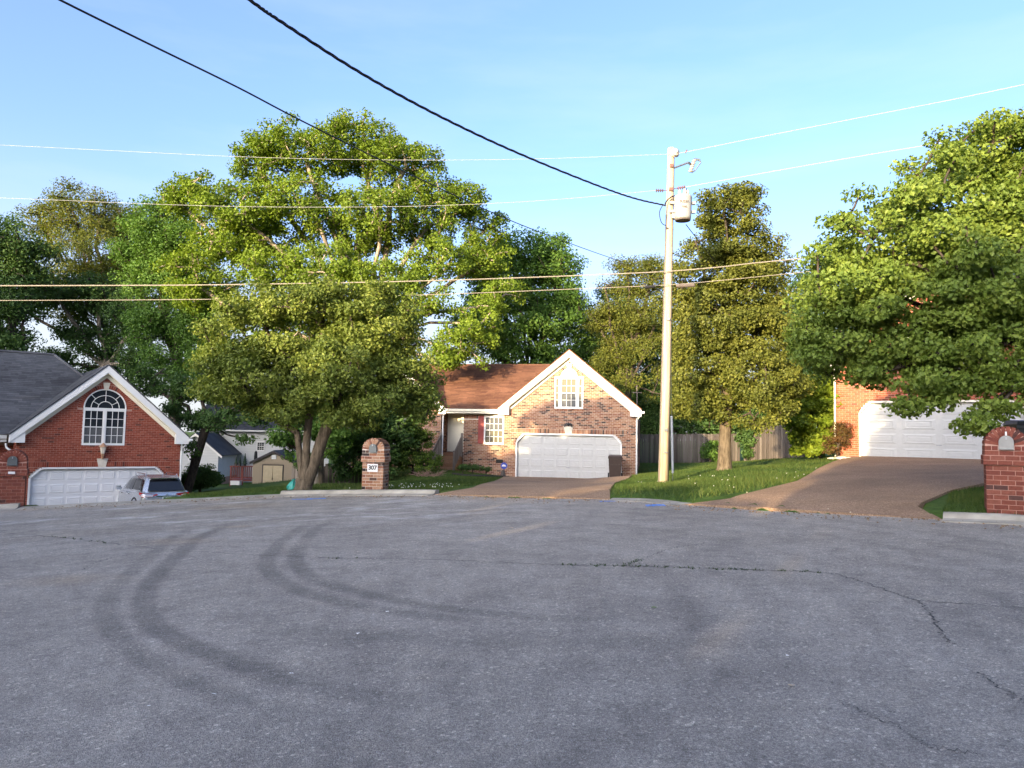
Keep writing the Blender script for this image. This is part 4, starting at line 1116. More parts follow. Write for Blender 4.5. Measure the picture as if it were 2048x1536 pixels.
# ================================================================== brick mailbox pillars
def mailbox(loc, rz, brick, mortar, label, body, plate=None, flag=False, w=.62, dep=.68, h=1.38):
    t_ = thing('brick_mailbox', loc, rz, label, 'mailbox', 'brick mailbox pillars by the kerb')
    r = w/2-.01; zs = h - r - .02; zb0, zb1 = zs-.31, zs-.15            # corbel band
    core = MB(); g = .006; low = w/2-.025
    core.box(-low+g, low-g, -dep/2+.025+g, dep/2-.025-g, -.15, zb0)
    core.box(-w/2-.012+g, w/2+.012-g, -dep/2-.012+g, dep/2+.012-g, zb0, zb1)
    core.prism([(-r+g, zb1), (r-g, zb1)] + [((r-g)*math.cos(R(a)), zs+(r-g)*math.sin(R(a))) for a in range(0, 181, 12)], -dep/2+g, dep/2-g)
    core.build('core', M[mortar], t_)
    out = []; c = .0795; hb = c-.0095
    def ring(z, hw, hd, k, bonus=None, faces='flrb'):
        bl = .195
        def face(L):
            off = 0 if k % 2 else -(bl+.0095)/2
            res = []; u = -L+off
            while u < L:
                a, b = max(u, -L), min(u+bl, L)
                if b-a > .03: res.append((a, b))
                u += bl+.0095
            return res
        for a, b in face(hw):
            if bonus and not (b < bonus[0] or a > bonus[1]):
                if a < bonus[0]-.03: out.append((((a+bonus[0])/2, -hd+.04, z+hb/2), (bonus[0]-a, .08, hb), 0, 0))
                if b > bonus[1]+.03: out.append((((b+bonus[1])/2, -hd+.04, z+hb/2), (b-bonus[1], .08, hb), 0, 0))
            else: out.append((((a+b)/2, -hd+.04-random.uniform(0,.003), z+hb/2), (b-a, .08, hb), 0, 0))
            out.append((((a+b)/2, hd-.04, z+hb/2), (b-a, .08, hb), 0, 0))
        for a, b in face(hd-.09):
            for s in (1, -1): out.append(((s*(hw-.04), (a+b)/2, z+hb/2), (.08, b-a, hb), 0, 0))
    z = -.13; k = 0
    while z + c <= zb0+.01: ring(z, low, dep/2-.025, k); z += c; k += 1
    z0 = zb0
    for i in range(2): ring(zb0+.001+i*c, w/2+.012, dep/2+.012, k+i)
    z = zb1+.002
    mw, mz0 = .105, zb1+.09
    while z + c <= zs+.03: ring(z, r, dep/2, k, (-mw-.012, mw+.012) if z+c > mz0 else None); z += c; k += 1
    n = 12
    for i in range(n):
        an = R(180*(i+.5)/n)
        for s in (-1, 1):
            out.append((((r-.1)*math.cos(an), s*(dep/2-.05), zs+.03+(r-.1)*math.sin(an)*.98), (.2, .1-.004, (r-.045)*math.pi/n-.010), -an, 0))
    for i in range(n):
        an = R(180*(i+.5)/n)
        for yy, ln in ((-.11, .20), (.11, .20)):
            out.append((((r-.04)*math.cos(an), yy, zs+.03+(r-.04)*math.sin(an)*.98), (.08, ln, (r-.02)*math.pi/n-.010), -an, 0))
    emit('brick', t_, out, M[brick])
    # set-in metal box with its arched door
    yf = -dep/2
    arc = [(-mw, mz0), (mw, mz0)] + [(mw*math.cos(R(a)), mz0+.13+mw*math.sin(R(a))) for a in range(0, 181, 15)]
    bx = MB().prism(arc, yf-.03, yf+.14).build('letter_box', M[body], t_)
    dr = MB().prism([(x*.9, mz0+.008+(z-mz0)*.94) for x, z in arc], yf-.042, yf-.031).build('door', M[body], bx)
    MB().box(-.012, .012, yf-.07, yf-.043, mz0+.17, mz0+.215).build('handle', M['grey_metal'], bx)
    if flag: MB().box(-.012, .012, yf-.035, yf-.003, mz0+.235, mz0+.30).build('bracket', M['white'], bx)
    if plate:
        pl = MB().box(-.14, .14, yf+.0, yf+.02, zb0-.255, zb0-.045).build('number_plate', M['white'], t_)
        add_text(plate, pl, (0, yf-.004, zb0-.15), .155, M['black_metal'], 'number')
    return t_
def add_text(s, parent, loc, size, mat, name, ext=.003, rot=(math.pi/2, 0, 0)):
    cu = bpy.data.curves.new(name, 'FONT'); cu.body = s; cu.size = size; cu.align_x = 'CENTER'; cu.align_y = 'CENTER'; cu.extrude = ext; cu.offset = size*.035
    tmp = bpy.data.objects.new(name, cu); COL.objects.link(tmp)
    dg = bpy.context.evaluated_depsgraph_get(); me = bpy.data.meshes.new_from_object(tmp.evaluated_get(dg))
    bpy.data.objects.remove(tmp)
    me.materials.clear(); o = link_mesh(name, me, parent, mat); o.location = loc; o.rotation_euler = rot
    return o
M['box_steel'] = simple('box_steel', (.24,.235,.225), .5, .5, .3)
M['box_dark'] = simple('box_dark', (.10,.11,.11), .45, .5, .3)
p = at(750, 986, 20.3); mailbox((p.x, 20.3, lz(p.x, 20.3)+.02), R(-6), 'tan_brick', 'mortar_pale', 'tan brick pillar mailbox with white 307 plate beside the kerb', 'box_dark', '307', dep=.62)
p = at(2012, 1030, 12.62); mailbox((p.x, 12.62, zroad(p.x, 12.62)+.10), R(-29), 'post_brick', 'mortar_grey', 'red brick arched mailbox pillar with grey metal door at right edge', 'box_steel', None, True)
p = at(21, 1014, 18.7); mb = mailbox((p.x, 18.7, zroad(p.x, 18.7)+.03), R(30), 'post_brick', 'mortar_grey', 'red brick arched mailbox pillar with dark door at left edge', 'box_dark')
MB().box(-.07, .07, -.40, -.383, .80, .86).build('number_strip', M['white'], mb)

# ================================================================== utility pole
pb = at(1326.5, 973, 22.3); pt = at(1342.5, 296, 22.3)
PL = thing('utility_pole', (pb.x, pb.y, lz(pb.x, pb.y)-.05), 0, 'tall pale wooden utility pole carrying a grey transformer on the lawn', 'utility pole')
t = NT('pole_wood'); mp = t.node('ShaderNodeMapping'); mp.inputs['Scale'].default_value = (26, 26, .9); t.link(t.coord(), mp.inputs['Vector'])
n = t.noise(1.0, 6, .65, mp.outputs[0]); c = t.ramp(n, [(.3, (.22,.16,.11)), (.48, (.36,.29,.205)), (.75, (.46,.39,.29))]); t.bump(n, .5, .01); M['pole_wood'] = t.done(c, .88, .15)
M['porcelain'] = simple('porcelain', (.5,.45,.4), .25, .5); M['brown_glaze'] = simple('brown_glaze', (.14,.07,.05), .25, .5)
M['tank'] = simple('tank_grey', (.27,.27,.26), .45, .4, var=.06); M['tank_dark'] = simple('tank_dark', (.10,.08,.07), .7)
M['cable_black'] = simple('cable_black', (.012,.012,.014), .6); M['cable_pale'] = simple('cable_pale', (.24,.21,.17), .6, .3); M['wire_alu'] = simple('wire_alu', (.30,.30,.30), .6, .3)
def plc(px, py, d=22.3): return at(px, py, d) - PL.location
b0, t0 = Vector((0, 0, -.2)), plc(1342.5, 296)
axis = (t0-b0)
def on_pole(py): return b0 + axis*((plc(1335, py).z-b0.z)/axis.z)
MB().tube([b0, b0.lerp(t0, .3), b0.lerp(t0, .65), t0-axis*.002, t0], [.150, .138, .122, .105, .09], 14).build('pole', M['pole_wood'], PL, True)
MB().tube([b0.lerp(t0, f)+Vector((-.142+.05*f, -.05, 0)) for f in (.0, .2, .4, .6, .8)], .03, 5).build('ground_moulding', M['rail_wood'], PL)
q = on_pole(307)
def disc_y(r, y0, y1, c, sides=14):
    return [(c + Vector((r*math.cos(2*math.pi*k/sides), 0, r*math.sin(2*math.pi*k/sides)))) for k in range(sides)]
ins = MB()
Mx = Matrix.Translation(q+Vector((.09, -.12, -.02))) @ Matrix.Rotation(R(80), 4, 'X') @ Matrix.Rotation(R(20), 4, 'Y')
ins.lathe([(.05,-.06),(.13,-.03),(.15,.0),(.09,.02),(.13,.05),(.11,.08),(.05,.10),(.05,.13)], 16, Mx)
ins.build('top_insulator', M['porcelain'], PL, True)
# fuse cutout on its arm
a0, a1 = on_pole(337)+Vector((.08,-.05,0)), plc(1377, 325)
arm = MB().tube([a0, a0.lerp(a1, .6), a1], .03, 6).build('cutout_arm', M['grey_metal'], PL)
co = thing('fuse_cutout', a1); co.parent = PL
cp = MB(); ctop, cbot = plc(1388, 322)-a1, plc(1381, 342)-a1
for k in range(5):
    f = k/4; c_ = ctop.lerp(cbot, f); cp.tube([c_+Vector((0,0,.03)), c_, c_-Vector((0,0,.03))], [.04,.075,.04], 8)
cp.build('porcelain_body', M['porcelain'], co)
MB().tube([(0,0,0), ctop.lerp(cbot, .5)], .035, 6).build('clamp', M['black_metal'], co)
MB().tube([ctop+Vector((0,0,.06)), ctop+Vector((.16,-.02,.03)), ctop+Vector((.2,-.02,-.05)), cbot+Vector((.14,-.02,.02)), cbot+Vector((.03,0,-.04))], [.03,.035,.02,.018,.03], 6).build('fuse_tube', M['grey_metal'], co)
MB().tube([plc(1374, 306)+Vector((-.05,0,0)), plc(1374, 300)], .02, 5).build('spike', M['brown_glaze'], PL)
# dead-end insulators
for x0, y0, x1, y1 in ((1336, 381, 1311, 381), (1345, 378, 1371, 374)):
    A_, B_ = plc(x0, y0), plc(x1, y1); m = MB().tube([A_, B_], .012, 4)
    for k in range(4): c_ = A_.lerp(B_, .45+.16*k); m.tube([c_-(B_-A_)*.06, c_, c_+(B_-A_)*.03], [.03, .062, .03], 8)
    m.build('deadend_insulator', M['brown_glaze'], PL)
MB().box(-.06, .06, -.16, -.10, -.05, .05, Matrix.Translation(on_pole(381))).build('bolt_plate', M['brown_glaze'], PL)
MB().box(-.05, .05, -.15, -.10, -.05, .05, Matrix.Translation(on_pole(334))).build('bolt_plate', M['brown_glaze'], PL)
# transformer
tz0, tz1 = plc(1362, 443).z, plc(1362, 396).z; tc = plc(1363, 420); H_ = tz1-tz0
TR = thing('transformer', (tc.x, tc.y-.18, tz0)); TR.parent = PL
MB().lathe([(.20,0),(.235,.02),(.245,.1),(.255,H_*.5),(.27,H_*.92),(.275,H_*.94),(.24,H_),(.10,H_+.04)], 24).build('tank', M['tank'], TR, True)
MB().lathe([(.225,-.03),(.235,.0)], 20).build('tank_base', M['tank_dark'], TR)
for x_, y_ in ((-.12,-.08), (.02,-.14), (.13,-.05)):
    MB().lathe([(.03,0),(.05,.04),(.03,.06),(.05,.09),(.03,.11),(.04,.14),(.015,.2)], 8, Matrix.Translation((x_, y_, H_*.97))).build('bushing', M['porcelain'], TR)
for zz in (H_*.72, H_*.35):
    MB().box(.26, .37, -.05, .05, zz-.05, zz+.03).build('mounting_lug', M['tank'], TR)
    MB().box(-.40, -.25, -.03, .05, zz-.04, zz+.03).build('bracket', M['tank'], TR)
add_text('7U236', TR, (-.02, -.262, H_*.66), .10, M['tank_dark'], 'marking', .004)
add_text('7200', TR, (-.02, -.255, H_*.45), .085, M['tank_dark'], 'marking', .004)
bxc = plc(1350, 433)
MB().box(-.13, .12, -.16, .02, -.10, .16, Matrix.Translation(bxc)).build('secondary_box', M['tank'], PL)
MB().tube([plc(1342, 436), plc(1341, 470)], .035, 6).build('conduit', M['tank_dark'], PL)
lp = MB()
for pts in ([(1373,376),(1372,390),(1364,394),(1352,391),(1340,395),(1331,405),(1330,411)], [(1356,396),(1344,394),(1334,402),(1330,411)], [(1366,395),(1373,396),(1380,399)], [(1326,409),(1319,425),(1323,445),(1333,452)]):
    lp.tube(smooth_path([plc(a, b, 22.3-.22) for a, b in pts], 6), .012, 4)
lp.build('lead_wires', M['cable_black'], PL)
MB().tube([on_pole(460)+Vector((.11,-.05,0)), on_pole(460)+Vector((-.11,-.12,.02))], .02, 5).build('strap', M['tank_dark'], PL)

for py_, w_, h_ in ((860, .05, .09), (905, .06, .04), (640, .05, .07)):
    MB().box(-w_, w_, -.168, -.150, -h_/2, h_/2, Matrix.Translation(on_pole(py_))).build('tag_plate', M['grey_metal'], PL)
# guard pipe and guy wire just behind the pole
g0, g1 = at(1345.5, 946, 22.9), at(1343.2, 832, 22.9)
GW = thing('guy_wire', (g0.x, g0.y, lz(g0.x, g0.y)), 0, 'white guy wire guard standing just right of the utility pole base', 'guy wire')
MB().tube([(0,0,0), g0-GW.location, g1-GW.location], .012, 5).build('anchor_rod', M['grey_metal'], GW)
MB().tube(smooth_path([g0-GW.location, at(1344.5,890,22.9)-GW.location, g1-GW.location], 4), .034, 8).build('guard', M['white'], GW)
MB().tube([g1-GW.location, at(1342.5, 640, 22.45)-GW.location], .006, 4).build('cable', M['grey_metal'], GW)

# ================================================================== overhead lines
def wire(name, pts, ends, r, mat, label, cat='power line', group='overhead lines', sides=5, twist=0):
    """pts: picture points; ends: two (px, depth) that fix a straight line in plan"""
    (pa, da), (pb_, db) = ends
    xa, xb = at(pa, 700, da), at(pb_, 700, db)
    k = (xb.y-xa.y)/(xb.x-xa.x)
    P = []
    for q in smooth_path([Vector((p[0], p[1], 0)) for p in pts], 10):
        v = ray(q.x, q.y); s = v.x/v.y      # x = s*y ; y = xa.y + k*(x-xa.x)
        y = (xa.y-k*xa.x)/(1-k*s); P.append(at(q.x, q.y, y))
    o = MB()
    if twist:
        for ph in range(3):
            QQ = []
            for i in range(len(P)*4-3):
                a = P[i//4]; b = P[min(i//4+1, len(P)-1)]; c_ = a.lerp(b, (i % 4)/4); an = i*twist+ph*2.094
                QQ.append(c_+Vector((math.cos(an), 0, math.sin(an)))*r*.75)
            o.tube(QQ, r*.72, sides)
    else: o.tube(P, r, sides)
    w = o.build(name, M[mat]); c_ = P[0].copy()
    w.data.transform(Matrix.Translation(-c_)); w.location = c_
    return tag(w, label, cat, group)
wire('service_cable', [(180,-255),(330,-125),(500,0),(560,42),(700,133),(830,207),(960,272),(1080,325),(1200,373),(1270,397),(1331,411)], [(1331,22.2),(500,9.6)], .018, 'cable_black', 'thick twisted black cable sweeping down to the pole just below its top', 'cable', twist=.3)
wire('telephone_cable', [(-120,-130),(0,-63),(120,0),(300,89),(470,172),(600,240),(800,339),(1000,432),(1130,483),(1222,516),(1290,538)], [(120,11.5),(1290,56)], .019, 'cable_black', 'thin straight black cable crossing in front of the big tree', 'cable')
wire('power_line', [(-80,286),(0,290),(240,302),(470,313),(700,319),(900,320),(1100,317),(1344,308)], [(0,22.6),(1344,22.2)], .0055, 'wire_alu', 'topmost pale power line running left from the pole top', 'power line')
wire('power_line', [(1346,308),(1376,303),(1500,278),(1700,239),(1900,200),(2048,169),(2130,152)], [(1346,22.2),(2048,17.6)], .007, 'wire_alu', 'topmost pale power line rising right from the pole top', 'power line')
wire('power_line', [(-60,394),(60,398),(330,409),(550,414),(800,413),(1000,406),(1150,396),(1311,381)], [(60,22.6),(1311,22.2)], .0055, 'wire_alu', 'second pale power line running left below the topmost one', 'power line')
wire('power_line', [(1371,374),(1460,358),(1600,333),(1740,309),(1880,286),(2100,250)], [(1371,22.2),(2048,17.6)], .007, 'wire_alu', 'second pale power line passing right above the large tree', 'power line')
wire('telephone_cable', [(-60,571.5),(0,571.5),(200,571),(400,570),(600,567),(800,563),(1000,557),(1180,550),(1330,543),(1440,534),(1500,527),(1600,517),(1700,505)], [(0,21.5),(1330,22.1)], .016, 'cable_pale', 'upper of the two pale telephone cables crossing the trees', 'telephone cable')
wire('telephone_cable', [(-60,602),(0,601),(250,600),(470,598),(700,594),(900,588),(1100,580),(1330,570),(1450,560),(1600,545),(1750,529)], [(0,21.5),(1330,22.1)], .010, 'cable_pale', 'lower of the two pale telephone cables crossing the trees', 'telephone cable')
wire('service_drop', [(1372,449),(1400,485),(1440,534),(1480,572),(1540,630)], [(1372,22.3),(1540,30)], .013, 'cable_black', 'black drop wire slanting down from the transformer into the narrow tree', 'cable')
for (pa, pb_, py, r, lb) in ((1352, 1390, 572, .055, 'brown splice case hung on the lower telephone cable right of the pole'), (1290, 1310, 574.5, .045, 'small dark splice case hung on the cable left of the pole')):
    a, b = at(pa, py, 22.0), at(pb_, py-1.5, 22.0); s_ = thing('splice_case', a, 0, lb, 'splice case', 'splice cases on the cable')
    MB().tube([Vector((0,0,0)), (b-a)*.06, (b-a)*.94, b-a], [r*.4, r, r, r*.4], 10).build('body', M['tank_dark'] if r > .05 else M['cable_black'], s_)
    for f in (.12, .88): MB().tube([(b-a)*f, (b-a)*f+Vector((0,.0,.09))], .01, 4).build('hanger', M['grey_metal'], s_)
a, b = at(1274.5, 905, 47), at(1274, 770, 47)
ms = thing('mast', (a.x, a.y, lz(a.x, a.y)), 0, 'thin grey mast rising behind the right eave of the tan house', 'mast')
MB().tube([(0,0,0), b-ms.location], .045, 6).build('pole', M['tank_dark'], ms); MB().box(-.3, .3, -.02, .02, -.5, -.45, Matrix.Translation(b-ms.location)).build('crosspiece', M['tank_dark'], ms)

# ================================================================== wheeled bins
M['bin_brown'] = simple('bin_brown', (.045,.028,.022), .45, .35, var=.12); M['bin_black'] = simple('bin_black', (.022,.025,.03), .45, .4)
M['rubber'] = simple('rubber', (.015,.015,.016), .7)
def bin_(loc, rz, mat, label, lid=None):
    t_ = thing('wheeled_bin', loc, rz, label, 'bin', 'wheeled bins')
    b = MB(); w0, w1, h = .25, .305, .98
    b.add([(-w0,-.27,.05),(w0,-.27,.05),(w0,.25,.05),(-w0,.25,.05),(-w1,-.34,h),(w1,-.34,h),(w1,.32,h),(-w1,.32,h)], CUBE_F.tolist())
    b.box(-w1-.015, w1+.015, -.36, .34, h-.07, h-.005); b.box(-.2, .2, -.335, -.30, .62, .66)
    bo = b.build('body', mat, t_)
    l = MB(); l.add([(-.325,-.40,h),(.325,-.40,h),(.325,.36,h),(-.325,.36,h),(-.30,-.36,h+.06),(.30,-.36,h+.06),(.28,.33,h+.10),(-.28,.33,h+.10)], CUBE_F.tolist()).build('lid', lid or mat, t_)
    MB().box(-.29, .29, -.352, -.342, .60, .66).build('grab_bar', mat, t_)
    MB().tube([(-.24,.40,h-.02),(.24,.40,h-.02)], .018, 6).build('handle', mat, t_)
    for s in (-1, 1): MB().tube([(s*.27,.26,.13),(s*.33,.26,.13)], .13, 14).build('wheel', M['rubber'], t_)
    for s in (-1, 1): MB().box(s*.2-.05, s*.2+.05, -.28, -.2, .0, .06).build('foot', mat, t_)
    return t_
p = at(1230, 965.5, 34.2); bin_((p.x, p.y, z1(p.x, p.y)+.14), R(-8), M['bin_brown'], 'brown wheeled bin standing at the right end of the white garage door')
p = at(2052, 985, 14.4); bin_((p.x+.08, p.y, zroad(p.x, p.y)+.5), R(-15), M['bin_black'], 'black wheeled bin just behind the right red brick mailbox')

# ================================================================== yard sign, paint marks, bag, stones, edging
p = at(1007.5, 959, 33.6); zz = lz(p.x, p.y); ys = thing('yard_sign', (p.x, p.y, zz), R(-10), 'small blue octagonal security sign on a dark stake by the downspout', 'sign')
M['sign_blue'] = simple('sign_blue', (.03,.06,.36), .4, .4)
MB().box(-.02, .02, .0, .02, 0, .36).build('stake', M['black_metal'], ys)
MB().prism([(.155*math.cos(R(22.5+45*i)), .50+.155*math.sin(R(22.5+45*i))) for i in range(8)], -.02, -.002).build('panel', M['sign_blue'], ys)
MB().prism([(-.10,.47),(.10,.47),(.06,.54),(-.02,.56),(-.08,.53)], -.026, -.021).build('emblem', M['white'], ys)
MB().lathe([(.13,0),(.12,.1),(.08,.27),(.03,.3)], 9, Matrix.Translation((-.06, .12, 0))).build('base_rock', M['tank_dark'], ys)
M['paint_blue'] = simple('paint_blue', (.10,.22,.55), .8)
def mark(px, py, L, wd, rz, label):
    q = on_road(px, py); m = MB(); n = 7
    for k in range(n):
        a = -L/2+L*k/n; j = random.uniform(-.3, .3)*wd
        m.add([(a, -wd/2+j, .045*a+.006), (a+L/n*.9, -wd/2+j*.5, .045*(a+L/n)+.006), (a+L/n*.9, wd/2+j*.5, .045*(a+L/n)+.016*wd+.006), (a, wd/2+j, .045*a+.016*wd+.006)], [(0,1,2,3)])
    o = m.build('paint_mark', M['paint_blue']); o.location = q; return tag(o, label, 'paint mark', 'blue survey paint marks', 'structure')
mark(606, 999, .55, .16, 0, 'blue paint dash on the asphalt left of the 307 mailbox'); mark(632, 998, .5, .2, 0, 'second blue paint dash nearer to the 307 mailbox')
mark(1310, 1011, .4, .3, 0, 'blue paint patch on the asphalt below the utility pole'); mark(1215, 1003, .35, .12, 0, 'small blue paint dash at the right end of the middle drive')
p = at(586, 984, 20.9); M['teal'] = simple('teal_plastic', (.02,.22,.17), .35, .5, var=.3, scale=9)
bg_ = MB(); rb_ = random.Random(4)
vs = []; 
for k, (r_, z_) in enumerate([(.12,0),(.17,.07),(.16,.16),(.10,.25),(.04,.29),(.06,.35)]):
    for i in range(9): a = 2*math.pi*i/9; rr = r_*rb_.uniform(.75, 1.2); vs.append((rr*math.cos(a), rr*math.sin(a), z_+rb_.uniform(-.015,.015)))
bg_.add(vs, [(k*9+i, k*9+(i+1)%9, (k+1)*9+(i+1)%9, (k+1)*9+i) for k in range(5) for i in range(9)] + [tuple(range(45,54))])
o = bg_.build('plastic_bag', M['teal'], None); o.location = (p.x, p.y, lz(p.x, p.y)-.02); tag(o, 'small teal plastic bag lying at the foot of the forked tree', 'bag')
def rock(r, seed):
    rr = random.Random(seed); m = MB(); vs = []
    for k in range(4):
        for i in range(7):
            a = 2*math.pi*i/7; q = r*math.sin(math.pi*(k+.6)/4.2)*rr.uniform(.8, 1.2); vs.append((q*1.4*math.cos(a), q*math.sin(a), r*.55*(1-math.cos(math.pi*(k+.3)/4))*.6))
    m.add(vs, [(k*7+i, k*7+(i+1)%7, (k+1)*7+(i+1)%7, (k+1)*7+i) for k in range(3) for i in range(7)] + [tuple(range(21,28))]); return m
for i, (px, py, d, r, lb) in enumerate(((1668,921,28.2,.16,'flat pale stone at the foot of the lime vine'), (1684,921,27.9,.20,'largest pale stone lying beside the right garage corner'), (1697,919,28.0,.13,'small pale stone nearest the right white garage door'))):
    p = at(px, py, d); o = rock(r, i).build('stone', M['stone']); o.location = (p.x, p.y, max(lz(p.x, p.y), z1(p.x, p.y))+.0); tag(o, lb, 'stone', 'stones by the right garage')
M['edging'] = simple('edging_black', (.02,.018,.017), .7)
ep = [xy(905, 951, 33.0), xy(935, 957, 32.3), xy(965, 960.5, 32.2), xy(1000, 960.5, 32.6), xy(1022, 958, 33.2)]
ed = MB(); P = [Vector((x, y, lz(x, y)+.02)) for x, y in ep]; P = smooth_path(P, 5); ed.tube([q-P[0] for q in P], .06, 5); o = ed.build('bed_edging', M['edging']); o.location = P[0]; tag(o, 'black garden edging curving around the flower bed by the steps', 'edging')

# ================================================================== silver car on the left drive
M['car_silver'] = NT('car_silver').done((.52,.54,.57), .22, .6, .75)
M['car_glass'] = NT('car_glass').done((.012,.013,.016), .03, .7)
M['tail_red'] = NT('tail_red').done((.35,.015,.015), .12, .6)
M['tail_clear'] = NT('tail_clear').done((.65,.55,.55), .12, .6)
M['chrome'] = NT('chrome').done((.75,.76,.78), .08, .8, 1.0)
M['plate'] = simple('plate_white', (.6,.66,.62), .5); M['plate_dark'] = simple('plate_dark', (.03,.09,.08), .5)
def make_car(loc, rz):
    """x forward, y left; rear bumper at x = 0"""
    t_ = thing('parked_car', loc, rz, 'silver SUV parked nose-in on the left drive, half hidden by the road edge', 'car')
    hw = .93
    def sec(x, zlo, zbelt, w, rnd=.06): return [(x, s*y, z) for s, y, z in ()]
    # lower body loft: stations along x with half outline (y,z)
    st = []
    for x, w, zl, zb, bul in ((0.0,.80,.42,.98,.02),(.05,.88,.30,1.04,.03),(.25,.925,.24,1.09,.035),(1.0,.94,.20,1.08,.04),(2.0,.935,.20,1.05,.04),(3.0,.935,.20,1.02,.04),(3.7,.93,.22,.99,.03),(4.3,.90,.26,.90,.03),(4.65,.80,.32,.78,.03),(4.75,.66,.40,.66,.02)):
        o = [(w-.06, zl), (w, zl+.10), (w+bul*.2, (zl+zb)/2), (w-.005, zb-.16), (w-.03, zb-.05), (w-.10, zb), (w*.5, zb+.015), (0, zb+.02)]
        st.append([(x, y, z) for y, z in o] + [(x, -y, z) for y, z in o[-2::-1]])
    m = MB(); n = len(st[0])
    m.add([p for s in st for p in s], [(i*n+k, i*n+k+1, (i+1)*n+k+1, (i+1)*n+k) for i in range(len(st)-1) for k in range(n-1)] + [tuple(range(n-1, -1, -1)), tuple(range((len(st)-1)*n, len(st)*n))] + [(i*n, (i+1)*n, (i+1)*n+n-1, i*n+n-1) for i in range(len(st)-1)])
    body = m.build('body', M['car_silver'], t_, True)
    # greenhouse
    def gh(x, z, wy): return [(x, wy, z), (x, -wy, z)]
    base = [(.10, 1.04, .80), (.60, 1.06, .86), (1.35, 1.06, .87), (2.25, 1.04, .86), (3.45, 1.0, .80)]
    topp = [(.45, 1.58, .60), (.80, 1.655, .64), (1.40, 1.675, .65), (2.10, 1.65, .64), (2.55, 1.58, .60)]
    g = MB(); vs = []
    for (xb, zb, wb), (xt, zt, wt) in zip(base, topp):
        vs += [(xb, wb, zb-.05), (xt, wt+.02, zt-.035), (xt, wt-.05, zt), (xt, 0, zt+.025), (xt, -wt+.05, zt), (xt, -wt-.02, zt-.035), (xb, -wb, zb-.05)]
    fs = [(i*7+k, i*7+k+1, (i+1)*7+k+1, (i+1)*7+k) for i in range(4) for k in range(6)] + [(6,5,4,3,2,1,0), tuple(28+k for k in range(7))]
    g.add(vs, fs); g.build('cabin', M['car_silver'], t_, True)
    # side glass, rear glass, windscreen as thin raised sheets
    def quad(P, mat, name, par, off):
        P = [Vector(p) for p in P]; nrm = (P[1]-P[0]).cross(P[2]-P[0]).normalized()*off
        return MB().add([p+nrm for p in P] + [p+nrm*.2 for p in P], [tuple(range(len(P))), tuple(range(2*len(P)-1, len(P)-1, -1))] + [(i, i+len(P), (i+1)%len(P)+len(P), (i+1)%len(P)) for i in range(len(P))]).build(name, mat, par)
    for s in (1, -1):
        def L_(i, f):
            a, b = Vector((base[i][0], base[i][2], base[i][1]-.05)), Vector((topp[i][0], topp[i][2]+.02, topp[i][1]-.035)); v = a.lerp(b, f); return Vector((v.x, s*v.y, v.z))
        def at_(u, f): i = min(int(u), 3); return L_(i, f).lerp(L_(i+1, f), u-i)
        for u0, u1 in ((.55, 1.05), (1.15, 2.25), (2.35, 3.55)):
            n_ = 4; lo = [at_(u0+(u1-u0)*k/n_, .16) for k in range(n_+1)]; hi = [at_(u0+(u1-u0)*k/n_, .86) for k in range(n_+1)]
            if u0 < .6: hi[0] = hi[0].lerp(hi[1], .5)
            mm = MB()
            for k in range(n_):
                o_ = Vector((0, s*.012, .004)); q = [lo[k]+o_, lo[k+1]+o_, hi[k+1]+o_, hi[k]+o_]; mm.add(q, [(0,1,2,3) if s > 0 else (3,2,1,0)])
            mm.build('side_window', M['car_glass'], t_)
        MB().tube([(2.75, s*.93, 1.08), (2.75, s*1.02, 1.09)], .03, 6).box(2.66, 2.84, min(s*1.0, s*1.16), max(s*1.0, s*1.16), 1.02, 1.19).build('mirror', M['car_silver'], t_)
        MB().tube(smooth_path([(.75, s*.60, 1.67), (.82, s*.60, 1.735), (1.4, s*.61, 1.755), (2.0, s*.60, 1.735), (2.12, s*.60, 1.66)], 4), .022, 6).build('roof_rail', M['chrome'], t_)
        tl = thing('tail_light', (0, 0, .10)); tl.parent = t_
        MB().add([(-.02, s*.36, .90), (-.03, s*.60, .93), (.02, s*.86, .94), (.34, s*.945, .97), (.34, s*.945, .88), (.03, s*.90, .78), (-.035, s*.62, .80), (-.025, s*.36, .86)], [tuple(range(8)) if s < 0 else tuple(range(7, -1, -1))]).build('lens', M['tail_red'], tl)
        MB().add([(-.04, s*.52, .85), (-.03, s*.80, .87), (.10, s*.925, .88), (.10, s*.925, .82), (-.03, s*.82, .80), (-.045, s*.55, .815)], [tuple(range(6)) if s < 0 else tuple(range(5, -1, -1))]).build('reversing_lens', M['tail_clear'], tl)
        for xx in (.95, 3.75):
            w = MB().tube([(xx, s*.74, .36), (xx, s*.935, .36)], .36, 20).build('wheel', M['rubber'], t_)
            MB().tube([(xx, s*.93, .36), (xx, s*.945, .36)], .24, 16).build('rim', M['chrome'], w)
            MB().tube([(xx+.44*math.cos(R(a)), s*.935, .36+.44*math.sin(R(a))) for a in range(0, 181, 15)], .035, 5).build('wheel_arch', M['rubber'], t_)
        MB().box(1.75, 1.95, min(s*.935, s*.975), max(s*.935, s*.975), .90, .93).build('handle', M['chrome'], t_)
        MB().box(2.75, 2.95, min(s*.935, s*.97), max(s*.935, s*.97), .88, .91).build('handle', M['chrome'], t_)
    quad([(.115, -.70, 1.10), (.43, -.55, 1.52), (.43, .55, 1.52), (.115, .70, 1.10)], M['car_glass'], 'rear_window', t_, .03)
    quad([(3.30, .74, 1.03), (2.62, .57, 1.55), (2.62, -.57, 1.55), (3.30, -.74, 1.03)], M['car_glass'], 'windscreen', t_, .02)
